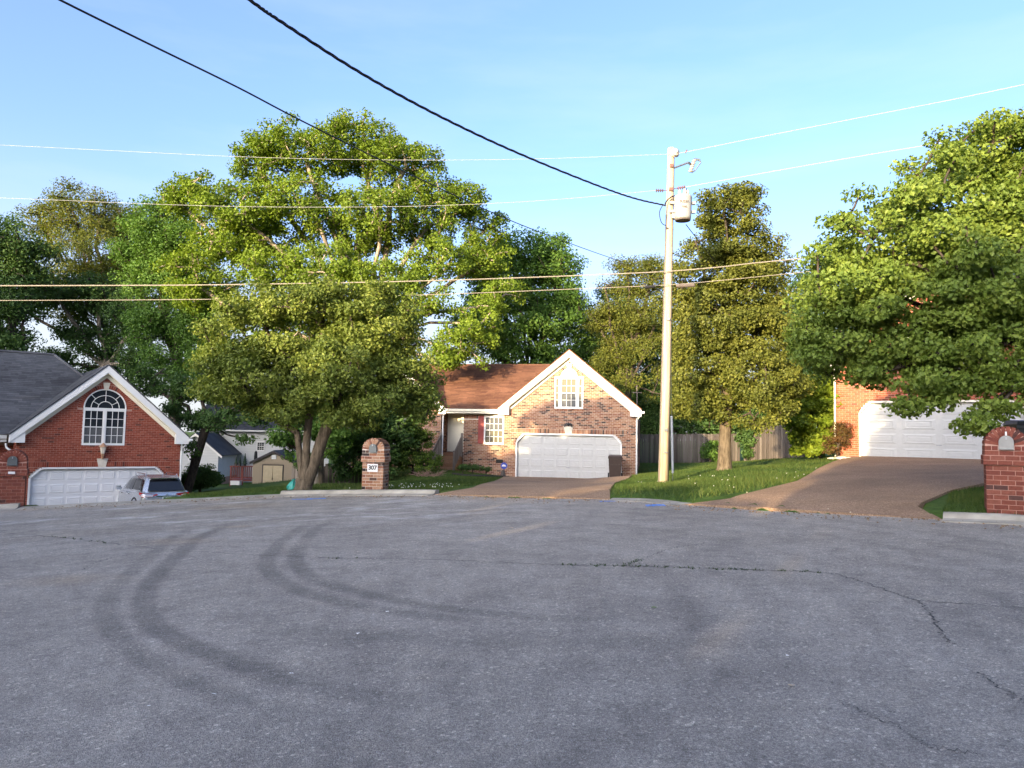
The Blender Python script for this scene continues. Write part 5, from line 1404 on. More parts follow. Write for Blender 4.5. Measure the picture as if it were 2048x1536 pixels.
    MB().prism([(.28,1.60),(.62,1.655),(.62,1.68),(.26,1.63)], -.58, .58, 'y', None).build('spoiler', M['car_silver'], t_) if False else None
    sp = MB(); sp.add([(.30,.56,1.585),(.30,-.56,1.585),(.66,-.60,1.66),(.66,.60,1.66),(.29,.55,1.615),(.29,-.55,1.615),(.66,-.58,1.69),(.66,.58,1.69)], CUBE_F.tolist()); sp.build('spoiler', M['car_silver'], t_)
    MB().tube([(.68,0,1.69),(.60,0,1.76)], .012, 5).build('antenna', M['car_silver'], t_)
    MB().box(-.05, .05, -.42, .42, .90, .925).build('trim_strip', M['chrome'], t_)
    pl = MB().box(-.045, -.02, -.16, .16, .74, .88).build('number_plate', M['plate'], t_)
    MB().box(-.052, -.046, .05, .14, .755, .865).build('plate_emblem', M['plate_dark'], pl)
    add_text('8B19', pl, (-.05, -.05, .81), .09, M['plate_dark'], 'plate_number', .002, (math.pi/2, 0, -math.pi/2))
    em = MB()
    for k in range(3): a = R(90+120*k); em.box(-.045, -.03, -.008, .008, 0, .055, Matrix.Translation((-.01,0,.975)) @ Matrix.Rotation(a-R(90), 4, 'X'))
    em.build('badge', M['chrome'], t_)
    MB().box(-.10, .06, -.86, .86, .30, .58).build('bumper', M['car_silver'], t_)
    return t_
cp_ = at(333, 1004, 30.3)
make_car((cp_.x, cp_.y, -1.84), R(90+42))
# ================================================================== trees
def leaves_mesh(name, cents, per, spread, size, mat, seed, up=.5, out_c=None, aspect=.62, flat=.75, droop=.0):
    r = np.random.default_rng(seed); n = len(cents)*per
    C = np.repeat(np.asarray(cents), per, 0)
    d = r.normal(size=(n, 3)); d /= np.linalg.norm(d, axis=1, keepdims=True)
    rad = np.repeat(np.asarray(spread if np.ndim(spread) else np.full(len(cents), spread)), per)*(r.random(n)**.45)
    P = C + d*rad[:, None]*[1, 1, flat]
    nrm = r.normal(size=(n, 3))*.75 + d*.5 + [0, 0, up]
    if out_c is not None:
        o = P-np.asarray(out_c); o /= np.linalg.norm(o, axis=1, keepdims=True)+1e-6; nrm += o*.5
    nrm /= np.linalg.norm(nrm, axis=1, keepdims=True)
    a = np.cross(nrm, r.normal(size=(n, 3))); a /= np.linalg.norm(a, axis=1, keepdims=True)+1e-9
    a[:, 2] -= droop; a /= np.linalg.norm(a, axis=1, keepdims=True)
    b = np.cross(nrm, a); b /= np.linalg.norm(b, axis=1, keepdims=True)+1e-9
    s = size*r.uniform(.5, 1.35, n)[:, None]
    fold = nrm*s*.10
    V = np.stack([P-a*s*.5, P-b*s*aspect*.5-a*s*.05+fold, P+a*s*.5, P+b*s*aspect*.5-a*s*.05+fold], 1).reshape(-1, 3)
    Fq = np.arange(n*4).reshape(n, 4)
    # each leaf: own tint, drifting from clump to clump
    t = np.clip(np.repeat(r.uniform(.15, .85, len(cents)), per)*.55 + r.random(n)*.45, 0, 1)
    return np_mesh(name, V, Fq, mat, attrs={'tint': ('FLOAT', np.repeat(t, 4))})
def make_tree(name, base, lobes, n_cl, per, leaf, spread, mat, bark, r0, label, seed, stems=((0,0,.35),), group=None, cat='tree', shell=.55, aspect=.62, up=.5, twig=.012, gaps=0.0, lift=.35, droop=0.0, flat=.7):
    """lobes: (centre, radii) in world places; stems: (dx, dy, part of height) where the trunk forks"""
    rr = random.Random(seed); r = np.random.default_rng(seed)
    base = Vector(base); t_ = thing(name, base, 0, label, cat, group)
    vol = np.array([l[1][0]*l[1][1]*l[1][2] for l in lobes])**.8; vol /= vol.sum()
    P = []; LI = []
    for li, (c, rad) in enumerate(lobes):
        k = max(3, int(round(n_cl*vol[li]))); d = r.normal(size=(k, 3)); d /= np.linalg.norm(d, axis=1, keepdims=True)
        f = (1-shell) + shell*r.random(k)**.5; f = np.where(r.random(k) < .22, r.random(k)**.5*.8, f)
        P.append((Vector(c)[:] + d*f[:, None]*np.array(rad))); LI += [li]*k
    P = np.concatenate(P); LI = np.array(LI)
    if gaps > 0:
        q = vnoise(P[:, 0]*1.0+P[:, 1]*.7, P[:, 2], .45, seed) ; keep = q > gaps; P, LI = P[keep], LI[keep]
    ok = P[:, 2] > base.z+.25; P, LI = P[ok], LI[ok]
    nodes = [base.copy()]; parent = [-1]; 
    def grow(i, target, n, wob):
        a = nodes[i].copy(); L = (target-a).length
        for k in range(1, n+1):
            f = k/n; p = a.lerp(target, f)
            p += Vector((rr.uniform(-1,1), rr.uniform(-1,1), rr.uniform(-.5,.9)))*wob*L*(1-f*.6)*(0 if k == n else 1)
            nodes.append(p); parent.append(i); i = len(nodes)-1
        return i
    cen = sum((Vector(c)*v for (c, _), v in zip(lobes, vol)), Vector())
    top = max(c[2] for c, _ in lobes)
    forks = []
    for dx, dy, fz in stems:
        z = base.z + (top-base.z)*fz
        forks.append(grow(0, Vector((base.x+dx, base.y+dy, z)), 3, .02))
    for li, (c, rad) in enumerate(lobes):
        f = min(forks, key=lambda i: (nodes[i]-Vector(c)).length)
        grow(f, Vector(c)-Vector((0, 0, rad[2]*.25)), 5, .07)
    order = np.argsort(np.linalg.norm(P - np.array([c for c, _ in lobes])[LI], axis=1))
    for i in order:
        p = Vector(P[i]); N = np.array(nodes)
        w = np.linalg.norm(N-np.array(p), axis=1) + np.maximum(0, N[:, 2]-p.z+.0)*lift + (np.arange(len(N)) < 2)*5
        j = int(np.argmin(w)); grow(j, p, 2 if w[j] < 1.2 else 3, .09)
    n = len(nodes); w = np.zeros(n)
    child = [0]*n
    for i in range(n-1, 0, -1):
        if child[i] == 0: w[i] = 1
        child[parent[i]] += 1; w[parent[i]] += w[i]
    rad = twig + (r0-twig)*(w/w[0])**.5
    m = MB(); mt = MB()
    for i in range(1, n):
        a, b = nodes[parent[i]]-base, nodes[i]-base; ra = min(rad[parent[i]], rad[i]*1.25); rb = rad[i]
        if parent[i] == 0: ra = rb*1.25
        big = rb > r0*.33
        (mt if big else m).tube([a, b], [ra, rb], 9 if big else 4, False)
        if big: mt.tube([b-Vector((0,0,rb*.5)), b, b+Vector((0,0,rb*.5))], [rb*.6, rb*.98, rb*.6], 8, False)
    mt.lathe([(r0*1.6,-.3),(r0*1.45,0),(r0*1.15,.12),(r0*.98,.35)], 10)
    mt.build('trunk', M[bark], t_, True)
    if m.v: m.build('branches', M['bark_maple' if name == 'maple_tree' else 'bark_dark'], t_, True)['kind'] = 'stuff'
    o = link_mesh('crown', leaves_mesh('crown', P-np.array(base), per, spread, leaf, M[mat], seed+1, up, np.array(cen-base), aspect, flat, droop), t_)
    o['kind'] = 'stuff'
    return t_
def lobe(px, py, d, rx, ry, rz): return (tuple(at(px, py, d)), (rx, ry, rz))
def gl(px, py, d): p = at(px, py, d); return Vector((p.x, d, lz(p.x, d)))

# forked pear at the kerb
make_tree('pear_tree', gl(606, 985, 20.75), [
    lobe(500,672,20.8,1.35,1.5,1.25), lobe(620,650,20.6,1.5,1.6,1.25), lobe(740,668,20.8,1.35,1.5,1.2), lobe(450,735,20.8,1.1,1.3,.95), lobe(560,745,20.4,1.6,1.5,1.2), lobe(690,750,20.4,1.7,1.5,1.2), lobe(800,745,21.2,1.0,1.2,1.1),
    lobe(525,612,21,.95,1,.6), lobe(640,602,21,1.1,1,.6), lobe(760,612,21,.9,1,.6), lobe(610,815,20.6,1.2,1,.55), lobe(730,805,20.4,1.3,1,.75), lobe(500,800,21,.7,.8,.5), lobe(840,800,21.3,.6,.8,.6)],
    540, 230, .088, .42, 'leaf_pear', 'bark_pear', .205, 'broad pear tree with forked trunk at the kerb beside the 307 mailbox', 11,
    stems=((-.25,.1,.30),(.12,-.1,.40),(.75,.05,.42)), shell=.6, aspect=.72, gaps=.13, flat=.6)
# great maple behind the house
make_tree('maple_tree', gl(700, 960, 43.5), [
    lobe(610,300,43,3.2,3,1.6), lobe(720,290,44,2.6,3,1.6), lobe(520,330,43,1.6,2,1.3), lobe(800,340,43.5,2.6,2.5,2.0), lobe(400,395,43,2.0,2.2,1.4), lobe(480,420,42,2.6,2.5,1.5), lobe(620,405,42,3.0,2.8,1.5), lobe(760,430,42,2.4,2.5,1.4), lobe(860,430,43.5,2.0,2.3,2.0),
    lobe(450,490,42.5,2.4,2,1.2), lobe(560,540,41,2.4,2.2,1.3), lobe(660,545,40.5,2.4,2.2,1.5), lobe(770,560,40.5,2.4,2,1.3), lobe(880,520,41.5,1.9,1.8,1.2), lobe(860,610,40,1.6,1.6,1.0), lobe(930,690,39,1.6,1.5,1.3), lobe(880,720,38.6,1.1,1.2,.8), lobe(960,640,40,1.2,1.2,1.0), lobe(1000,590,41.5,1.4,1.4,.8), lobe(920,405,45,1.8,2,1.4), lobe(970,450,46,1.5,2,1.6), lobe(740,640,42,3,2,1.8), lobe(580,640,43,3,2,1.8), lobe(520,470,43.5,2.6,2,1.6), lobe(700,480,43.5,3,2,1.4), lobe(400,560,44,2.4,2,1.8), lobe(960,520,44,1.8,1.8,1.5), lobe(360,400,43.5,1.1,1.5,.9)],
    1500, 120, .15, .60, 'leaf_maple', 'bark_maple', .62, 'tallest broad maple tree with bright yellow green leaves behind the tan house', 21, stems=((-.6,0,.34),(.7,.3,.42)), shell=.55, gaps=.08, aspect=.8)
# dark green tree right of the maple
make_tree('shade_tree', gl(1060, 940, 52), [
    lobe(1050,520,52,2.6,2.5,2.2), lobe(1110,560,52,2.0,2.4,2.2), lobe(990,560,51,2.4,2.5,2.6), lobe(1130,630,52,1.9,2.2,1.9), lobe(1050,650,51,2.8,2.5,2.4), lobe(960,650,50,2.0,2.2,2.2), lobe(1150,700,53,1.3,2,1.2), lobe(1050,720,51,2.6,2,1.2), lobe(1100,500,53,1.3,1.5,1.2)],
    470, 150, .175, .85, 'leaf_green', 'bark_dark', .42, 'dense dark green tree rising behind the garage gable of the tan house', 31, aspect=.75)
# left group
LT = 'trees behind the left house'
make_tree('locust_tree', gl(200, 960, 58), [lobe(150,420,58,2.4,2.2,2.0), lobe(110,470,58,2.4,2.2,1.6), lobe(200,440,58,1.9,2,2.0), lobe(170,510,57,3.0,2.5,1.7), lobe(240,520,58,2.2,2,1.6), lobe(200,620,58,3.0,2.5,2.6), lobe(130,400,59,1.2,1.5,1.4), lobe(80,440,59,1.6,1.8,1.4), lobe(60,540,58,2.4,2,1.8), lobe(160,570,58,3,2,1.4)],
    360, 130, .185, .9, 'leaf_olive', 'bark_dark', .33, 'tall airy tree with sunlit top, second from the left edge', 41, stems=((0,0,.5),), group=LT, gaps=.16, aspect=.5)
make_tree('locust_tree', gl(250, 960, 62), [lobe(245,440,62,1.9,2,1.6), lobe(260,480,62,2.2,2.2,1.6), lobe(285,540,62,2.2,2.2,1.8), lobe(230,560,62,2.2,2,1.8)],
    190, 130, .185, .9, 'leaf_olive', 'bark_dark', .28, 'smaller rounded treetop between the airy tree and the maple', 42, stems=((0,0,.5),), group=LT, gaps=.12, aspect=.5)
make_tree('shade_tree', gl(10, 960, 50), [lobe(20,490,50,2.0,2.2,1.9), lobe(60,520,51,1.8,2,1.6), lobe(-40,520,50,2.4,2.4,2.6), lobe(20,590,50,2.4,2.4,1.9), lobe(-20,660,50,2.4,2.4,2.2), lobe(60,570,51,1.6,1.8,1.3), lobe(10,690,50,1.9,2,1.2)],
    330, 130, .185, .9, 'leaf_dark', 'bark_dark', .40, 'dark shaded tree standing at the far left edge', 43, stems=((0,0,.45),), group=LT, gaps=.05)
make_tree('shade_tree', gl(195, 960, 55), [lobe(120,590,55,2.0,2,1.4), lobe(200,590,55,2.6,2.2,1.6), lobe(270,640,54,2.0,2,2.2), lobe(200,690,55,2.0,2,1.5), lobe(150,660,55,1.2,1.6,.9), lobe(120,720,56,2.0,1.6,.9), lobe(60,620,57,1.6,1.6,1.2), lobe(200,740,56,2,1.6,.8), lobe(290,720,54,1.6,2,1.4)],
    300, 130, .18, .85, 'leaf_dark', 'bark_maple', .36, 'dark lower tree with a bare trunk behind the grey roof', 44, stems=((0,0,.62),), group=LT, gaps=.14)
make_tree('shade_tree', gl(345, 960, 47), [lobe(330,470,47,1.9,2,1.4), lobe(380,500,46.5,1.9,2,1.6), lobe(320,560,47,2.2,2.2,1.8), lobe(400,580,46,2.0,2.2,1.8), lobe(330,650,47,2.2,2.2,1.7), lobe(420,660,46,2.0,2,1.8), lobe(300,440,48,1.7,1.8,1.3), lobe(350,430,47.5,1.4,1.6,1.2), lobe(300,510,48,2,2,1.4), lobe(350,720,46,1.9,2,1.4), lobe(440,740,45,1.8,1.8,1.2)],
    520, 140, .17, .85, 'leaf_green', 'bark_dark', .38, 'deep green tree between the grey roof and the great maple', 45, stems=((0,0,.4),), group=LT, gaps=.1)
# small leaning tree beside the left garage
make_tree('small_tree', gl(368, 985, 36), [lobe(400,770,36,1.1,1.2,.9), lobe(470,800,35.5,1.2,1.2,.8), lobe(440,840,35,1.1,1.1,.45), lobe(350,800,36,.9,1.1,.9), lobe(520,830,35,.9,1,.55), lobe(390,840,36,.8,1,.5), lobe(300,760,37,1.0,1.2,.8), lobe(490,875,34.5,.35,.4,.3), lobe(385,895,35.6,.45,.5,.4), lobe(545,790,35,1.0,1,.8)],
    210, 75, .16, .42, 'leaf_dark', 'bark_dark', .20, 'small dark leaning tree beside the left garage corner', 51, stems=((.3,0,.35),(1.0,-.2,.62)), gaps=.12, aspect=.5)
# thicket in front of the white house and left of the tan house
make_tree('understory_tree', gl(640, 985, 30.5), [lobe(575,880,29.5,.75,.8,.7), lobe(600,920,29.5,.5,.6,.35), lobe(660,880,30.5,.8,.8,.7), lobe(690,840,30.5,1.0,1,.8), lobe(640,840,31,1.2,1,.8)],
    120, 90, .15, .35, 'leaf_green', 'bark_pear', .11, 'slender young tree growing right behind the forked pear trunk', 52, stems=((.0,0,.5),), aspect=.6)
make_tree('understory_tree', gl(745, 965, 32.5), [lobe(720,890,32.5,1.0,1,.9), lobe(780,870,32.5,1.1,1,.9), lobe(740,820,32.5,1.2,1.1,.8), lobe(820,830,33,.9,1,.7), lobe(700,930,32,.75,.8,.6), lobe(760,925,32,.8,.8,.6), lobe(840,790,33.5,.8,.9,.6)],
    230, 90, .15, .38, 'leaf_dark', 'bark_dark', .13, 'dark bushy tree behind the 307 mailbox', 53, stems=((.0,0,.3),), aspect=.6)
# behind the tan house, right of its gable
make_tree('walnut_tree', gl(1255, 930, 49), [lobe(1255,535,49,1.7,2,1.0), lobe(1300,560,49,1.6,2,1.4), lobe(1210,570,49,1.3,1.5,.7), lobe(1240,620,49,1.9,2,1.4), lobe(1310,640,48,1.8,2,1.5), lobe(1200,640,50,1.3,1.5,.9), lobe(1300,720,48,1.7,1.8,1.3), lobe(1240,700,49,1.4,1.6,1.0), lobe(1320,780,47.5,1.3,1.5,1.0), lobe(1260,770,48,1.3,1.4,.9), lobe(1215,720,49,1.1,1.4,.9)],
    340, 120, .175, .72, 'leaf_olive', 'bark_dark', .24, 'loose feathery tree between the gable and the utility pole', 61, stems=((0,0,.4),), gaps=.25, aspect=.42)
make_tree('shade_tree', gl(1230, 930, 56), [lobe(1210,680,56,2.2,2.2,1.9), lobe(1270,740,55,2.6,2.2,1.9), lobe(1200,760,56,2.2,2,1.6), lobe(1310,810,52,2.2,2,1.8), lobe(1250,830,54,2.2,2,1.4), lobe(1180,800,56,2,2,1.4), lobe(1290,650,56,2.2,2,1.8), lobe(1240,600,57,1.8,2,1.4), lobe(1330,700,54,1.8,2,1.8), lobe(1260,680,53,2.2,1.8,1.8), lobe(1200,720,54,1.8,1.8,1.8), lobe(1300,770,52,2,1.8,1.5), lobe(1180,650,57,1.4,1.6,1.5)],
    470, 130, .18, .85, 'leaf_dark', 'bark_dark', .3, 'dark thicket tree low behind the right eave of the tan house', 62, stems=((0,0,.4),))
# narrow pear right of the pole
make_tree('pear_tree', gl(1449, 941, 26.0), [
    lobe(1455,425,26.2,1.2,1.2,.95), lobe(1445,480,26,1.5,1.4,1.0), lobe(1480,520,26,1.4,1.4,1.1), lobe(1410,560,26,1.4,1.4,1.2), lobe(1490,600,26,1.6,1.5,1.2), lobe(1420,650,25.8,1.5,1.5,1.2), lobe(1520,670,26,1.5,1.5,1.2), lobe(1410,740,25.8,1.35,1.4,1.1), lobe(1500,750,25.6,1.6,1.5,1.1), lobe(1555,745,26,.95,1.1,.9), lobe(1400,815,25.8,1.1,1.2,.7), lobe(1500,815,25.5,1.5,1.3,.75), lobe(1445,395,26.2,.8,.8,.5), lobe(1492,400,26.2,.75,.7,.5), lobe(1550,600,26.2,.9,1,.7), lobe(1370,690,26,.9,1,.8), lobe(1375,790,26,.7,.9,.6), lobe(1560,680,26.3,1.0,1.1,1.0), lobe(1580,770,26.3,.7,.9,.7), lobe(1370,600,26.2,.9,1,.9), lobe(1530,520,26.3,.9,1,.9), lobe(1390,470,26.3,.8,.9,.8)],
    600, 200, .10, .44, 'leaf_pear_pole', 'bark_pear', .21, 'tall narrow pear tree standing on the lawn just right of the utility pole', 71, stems=((.05,.0,.16),(.1,0,.30)), shell=.5, aspect=.7, gaps=.10, flat=.6)
# dark trees closing the gap behind
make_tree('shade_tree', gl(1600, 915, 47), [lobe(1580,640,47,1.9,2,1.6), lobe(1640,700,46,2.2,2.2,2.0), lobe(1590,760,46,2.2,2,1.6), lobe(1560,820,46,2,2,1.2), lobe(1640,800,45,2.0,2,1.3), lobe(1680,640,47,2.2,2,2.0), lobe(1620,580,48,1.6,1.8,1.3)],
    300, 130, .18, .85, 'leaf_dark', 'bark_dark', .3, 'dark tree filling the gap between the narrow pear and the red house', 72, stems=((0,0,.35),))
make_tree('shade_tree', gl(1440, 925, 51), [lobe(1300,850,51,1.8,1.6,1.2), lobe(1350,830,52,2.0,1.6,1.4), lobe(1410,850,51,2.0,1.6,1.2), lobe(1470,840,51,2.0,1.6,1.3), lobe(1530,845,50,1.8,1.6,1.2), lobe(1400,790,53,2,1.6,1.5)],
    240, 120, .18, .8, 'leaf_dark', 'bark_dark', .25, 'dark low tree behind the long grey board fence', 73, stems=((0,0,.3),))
# big near tree on the right
make_tree('street_tree', (10.9, 14.6, lz(10.9, 14.6)), [
    lobe(1700,600,14.6,1.2,1.4,1.3), lobe(1790,480,14.8,1.35,1.5,1.3), lobe(1900,400,15,1.4,1.6,1.3), lobe(2030,340,15.2,1.5,1.6,1.3), lobe(1680,690,14.2,.85,1,.7), lobe(1780,650,14.2,1.25,1.3,1.2), lobe(1900,580,14,1.5,1.5,1.4), lobe(2040,520,14,1.5,1.6,1.6), lobe(2040,700,13.8,1.4,1.4,1.1), lobe(1930,700,13.8,1.3,1.3,.75), lobe(1800,720,13.9,.95,1.1,.5), lobe(1850,765,13.6,.6,.7,.25), lobe(1990,765,13.3,.8,.8,.25), lobe(2150,480,14.4,1.8,1.8,2.0), lobe(2200,650,14.4,1.6,1.6,1.4), lobe(2150,330,15.2,1.6,1.6,1.4),
    lobe(1990,300,15.4,.8,.9,.6), lobe(1890,330,15.2,.6,.7,.45), lobe(1650,560,14.8,.55,.6,.5), lobe(1625,660,14.4,.4,.5,.5), lobe(1818,810,13.4,.12,.15,.12), lobe(1990,818,13.0,.25,.3,.10), lobe(1952,850,12.9,.08,.1,.08), lobe(1890,798,13.3,.2,.25,.1)],
    820, 190, .086, .38, 'leaf_near', 'bark_pear', .23, 'large leafy tree overhanging the right driveway and garage', 81, stems=((-.5,.1,.45),(.2,.2,.5)), shell=.55, aspect=.78, up=.35, droop=.25, gaps=.17, flat=.55)

# ================================================================== shrubs
def shrub(name, base, blobs, n, per, leaf, spread, mat, label, seed, bark='bark_dark', r0=.05, cat='bush', aspect=.6, group=None):
    return make_tree(name, base, blobs, n, per, leaf, spread, mat, bark, r0, label, seed, stems=((0,0,.25),), cat=cat, shell=.5, aspect=aspect, twig=.006, up=.6, group=group)
shrub('clipped_bush', gl(825, 955, 33.2), [lobe(835,885,33.2,.85,.8,.7), lobe(805,920,33,.75,.7,.6), lobe(855,925,33,.6,.6,.55), lobe(790,890,33.4,.6,.6,.55)], 190, 100, .085, .22, 'leaf_hedge', 'glossy rounded green bush left of the porch steps', 91)
shrub('vine_thicket', gl(1640, 925, 29.5), [lobe(1650,800,29.6,.75,.7,.6), lobe(1625,815,29.6,.75,.7,.5), lobe(1640,850,29.5,.8,.7,.55), lobe(1610,880,29.4,.45,.5,.4), lobe(1640,895,29.2,.75,.6,.5), lobe(1665,770,29.8,.4,.5,.35), lobe(1605,905,29.2,.35,.4,.3), lobe(1660,740,29.8,.25,.3,.3), lobe(1605,800,29.3,.5,.5,.45), lobe(1635,775,29.3,.5,.5,.4), lobe(1600,845,29.2,.45,.5,.5), lobe(1665,800,29.3,.4,.4,.5)], 270, 70, .17, .28, 'leaf_lime', 'bright lime green vine thicket climbing beside the red house corner', 92, cat='vine', aspect=.8)
shrub('rust_shrub', gl(1675, 922, 28.4), [lobe(1675,880,28.4,.45,.4,.55), lobe(1690,860,28.4,.35,.4,.4), lobe(1660,905,28.3,.35,.3,.3)], 60, 60, .07, .2, 'leaf_rust', 'reddish brown shrub between the lime vine and right garage door', 93)
shrub('wild_shrub', gl(400, 982, 38), [lobe(400,955,38,.85,.8,.65), lobe(375,965,38,.6,.6,.5), lobe(425,962,38,.5,.5,.4)], 110, 80, .16, .32, 'leaf_dark', 'dark unclipped shrub on the lawn just right of the parked car', 94, aspect=.35)
for i, (px, py, d, r_, lb) in enumerate(((925,940,33.2,.28,'low green plant nearest the right stair railing'), (945,940,33.5,.34,'tallest low plant in the bed below the window'), (972,944,33.8,.34,'low plant in the bed beside the foundation vent'))):
    shrub('bed_plant', gl(px, 955, d), [lobe(px, py, d, r_*1.2, r_, r_*.7)], 30, 40, .11, .15, 'leaf_dark', lb, 95+i, r0=.02, cat='plant', group='plants in the bed by the steps', aspect=.4)
shrub('ivy', gl(1505, 925, 43.6), [lobe(1490,880,43.6,.5,.35,.6), lobe(1500,850,43.6,.9,.4,.45), lobe(1540,862,43.2,.9,.4,.3), lobe(1490,915,43.6,.35,.3,.5)], 60, 70, .18, .35, 'leaf_dark', 'dark ivy hanging over the corner where the two board fences meet', 99, cat='vine')
shrub('fence_weed', gl(1420, 932, 45), [lobe(1420,900,45,.5,.3,.6), lobe(1425,920,45,.4,.3,.4)], 30, 50, .16, .3, 'leaf_green', 'green weed climbing the grey fence left of the pear trunk', 100, cat='plant')
# dead twiggy shrub by the steps
q = gl(850, 965, 32.4); tw = MB(); rr = random.Random(5)
for k in range(60):
    a = rr.uniform(0, 6.28); b = rr.uniform(.15, 1.1); L = rr.uniform(.3, .75); p1 = Vector((math.cos(a)*L*math.cos(b)*1.2, math.sin(a)*L*math.cos(b), L*math.sin(b)*.6)); p0 = Vector((rr.uniform(-.4,.5), rr.uniform(-.2,.2), 0))
    tw.tube([p0, p0+p1*.5+Vector((rr.uniform(-.06,.06),0,.03)), p0+p1], [.012,.009,.004], 4, False)
M['twig'] = simple('twig_brown', (.20,.13,.10), .9)
o = tw.build('dead_shrub', M['twig']); o.location = q; tag(o, 'bare brown twiggy shrub on the lawn below the porch steps', 'shrub')

# ================================================================== unseen foliage added behind the camera, shaped to keep low sun off the road
def shade_foliage():
    n = (math.cos(R(SUN_AZ))*-1, math.sin(R(SUN_AZ)))            # across the sun's direction
    n = (.857, -.515); s_ = (-.515, -.857)
    r = np.random.default_rng(77); C = []
    for k in range(9000):
        s = r.uniform(-75, 42); q = 14 + r.uniform(0, 7)
        H = np.interp(s, [-75,-50,-40,-34,-28,-24,-20.5,-19,-13,-10.8,-8.6,-4.2,-3.2,-2.3,-1,.4,8,20,42], [17,17,15,11,9.6,8.6,7.6,7.4,7.3,5.6,4.8,4.65,5.2,8.6,8.8,9.4,12,12,9])
        if r.random() > H/17: continue
        H += .28*math.sin(s*1.9)+.2*math.sin(s*4.3+1)
        x, y = n[0]*s+s_[0]*q, n[1]*s+s_[1]*q
        C.append((x, y, float(zroad(max(x, -20), y))*.3 + H*r.random()**.6))
    o = link_mesh('wood', leaves_mesh('wood', np.array(C), 26, 1.0, .75, M['leaf_dark'], 78, .3))
    tag(o, 'leafy wood standing across the street behind the viewer', 'wood', kind='stuff')
shade_foliage()

# ================================================================== grass, clover, cracks, litter
def blades(name, zones, n, h, w, mat, label, seed, bend=.4):
    r = np.random.default_rng(seed); X = []; Y = []
    for (x0, x1, y0, y1, wt) in zones:
        k = int(n*wt); X.append(r.uniform(x0, x1, k)); Y.append(r.uniform(y0, y1, k))
    x, y = np.concatenate(X), np.concatenate(Y)
    ok = ~inside(x, y, BP) & (seg_dist(x, y, BP, True) > .22)
    for P in DRIVES: ok &= ~inside(x, y, P)
    for P in FOOT: ok &= ~inside(x, y, P)
    pat = vnoise(x, y, .9, seed); ok &= r.random(len(x)) < .45+.7*pat
    x, y = x[ok], y[ok]; z = lawn_z(x, y)-.01; k = len(x)
    a = r.uniform(0, 6.28, k); hh = h*r.uniform(.5, 1.25, k)*(.7+.6*pat[ok]); lean = r.normal(size=(k, 2))*hh[:, None]*bend
    B = np.stack([x, y, z], -1); t_ = np.stack([np.cos(a)*w, np.sin(a)*w, np.zeros(k)], -1)
    V = np.stack([B-t_, B+t_, B+np.concatenate([lean, hh[:, None]], 1)], 1).reshape(-1, 3)
    o = link_mesh(name, np_mesh(name, V, np.arange(k*3).reshape(-1, 3), mat, attrs={'tint': ('FLOAT', np.repeat(np.clip(r.random(k)*.6+pat[ok]*.4, 0, 1), 3))}))
    return tag(o, label, 'grass', kind='stuff')
def drv(o):
    me = o.data
    return None
DRIVES = [np.array(P) for P in DRV]
def house_foot(o, x0, x1, y0, y1):
    mm = Matrix.Translation(o.location) @ o.rotation_euler.to_matrix().to_4x4()
    return np.array([tuple((mm @ Vector((x, y, 0))).xy) for x, y in ((x0,y0),(x1,y0),(x1,y1),(x0,y1))])
FOOT = [house_foot(H, -8, 6.3, 0, 9), house_foot(H, -3.25, -2.1, -1.3, 1), house_foot(LH, -7, 6.1, 0, 9), house_foot(RH, 0, 7, 0, 8)]
M['blade'] = leaf_mat('grass_blade', (.03,.058,.012), (.052,.088,.017), (.10,.115,.03), .6, .3)
blades('grass', [(-12, 9, 19, 26, .38), (-12, 9, 26, 37, .22), (3, 14, 15, 30, .25), (6.5, 10, 11.5, 16, .10), (-14, 0, 24, 50, .12), (5, 17, 30, 46, .12)], 200000, .085, .008, M['blade'], 'short mown grass covering the lawns', 101)
blades('kerb_weeds', [(-7, 9, 16, 21.2, 1)], 9000, .16, .010, M['blade'], 'longer weeds and grass standing along the kerb', 103, .5)
# clover flowers
r = np.random.default_rng(9); n = 260
Q = [(float(x), float(y)) for x, y in zip(r.normal(-2.5, .9, 90), 20.2+np.abs(r.normal(0, 1.6, 90)))]
Q += [(r.uniform(3.4, 9.5), r.uniform(17.5, 24)) for _ in range(36)]
Q = np.array(Q); ok = ~inside(Q[:, 0], Q[:, 1], BP)
for P in DRIVES: ok &= ~inside(Q[:, 0], Q[:, 1], P)
Q = Q[ok]; z = lawn_z(Q[:, 0], Q[:, 1])+.07
octv = np.array([(1,0,0),(0,1,0),(-1,0,0),(0,-1,0),(0,0,1),(0,0,-1)])*.013
octf = np.array([(0,1,4),(1,2,4),(2,3,4),(3,0,4),(1,0,5),(2,1,5),(3,2,5),(0,3,5)])
k = len(Q); V = (np.concatenate([Q, z[:, None]], 1)[:, None]+octv[None]).reshape(-1, 3)
M['clover'] = simple('clover_white', (.72,.72,.66), .8)
o = link_mesh('clover', np_mesh('clover', V, (octf[None]+(np.arange(k)*6)[:, None, None]).reshape(-1, 3), M['clover'])); tag(o, 'tiny white clover flowers scattered in the lawns', 'clover', kind='stuff')
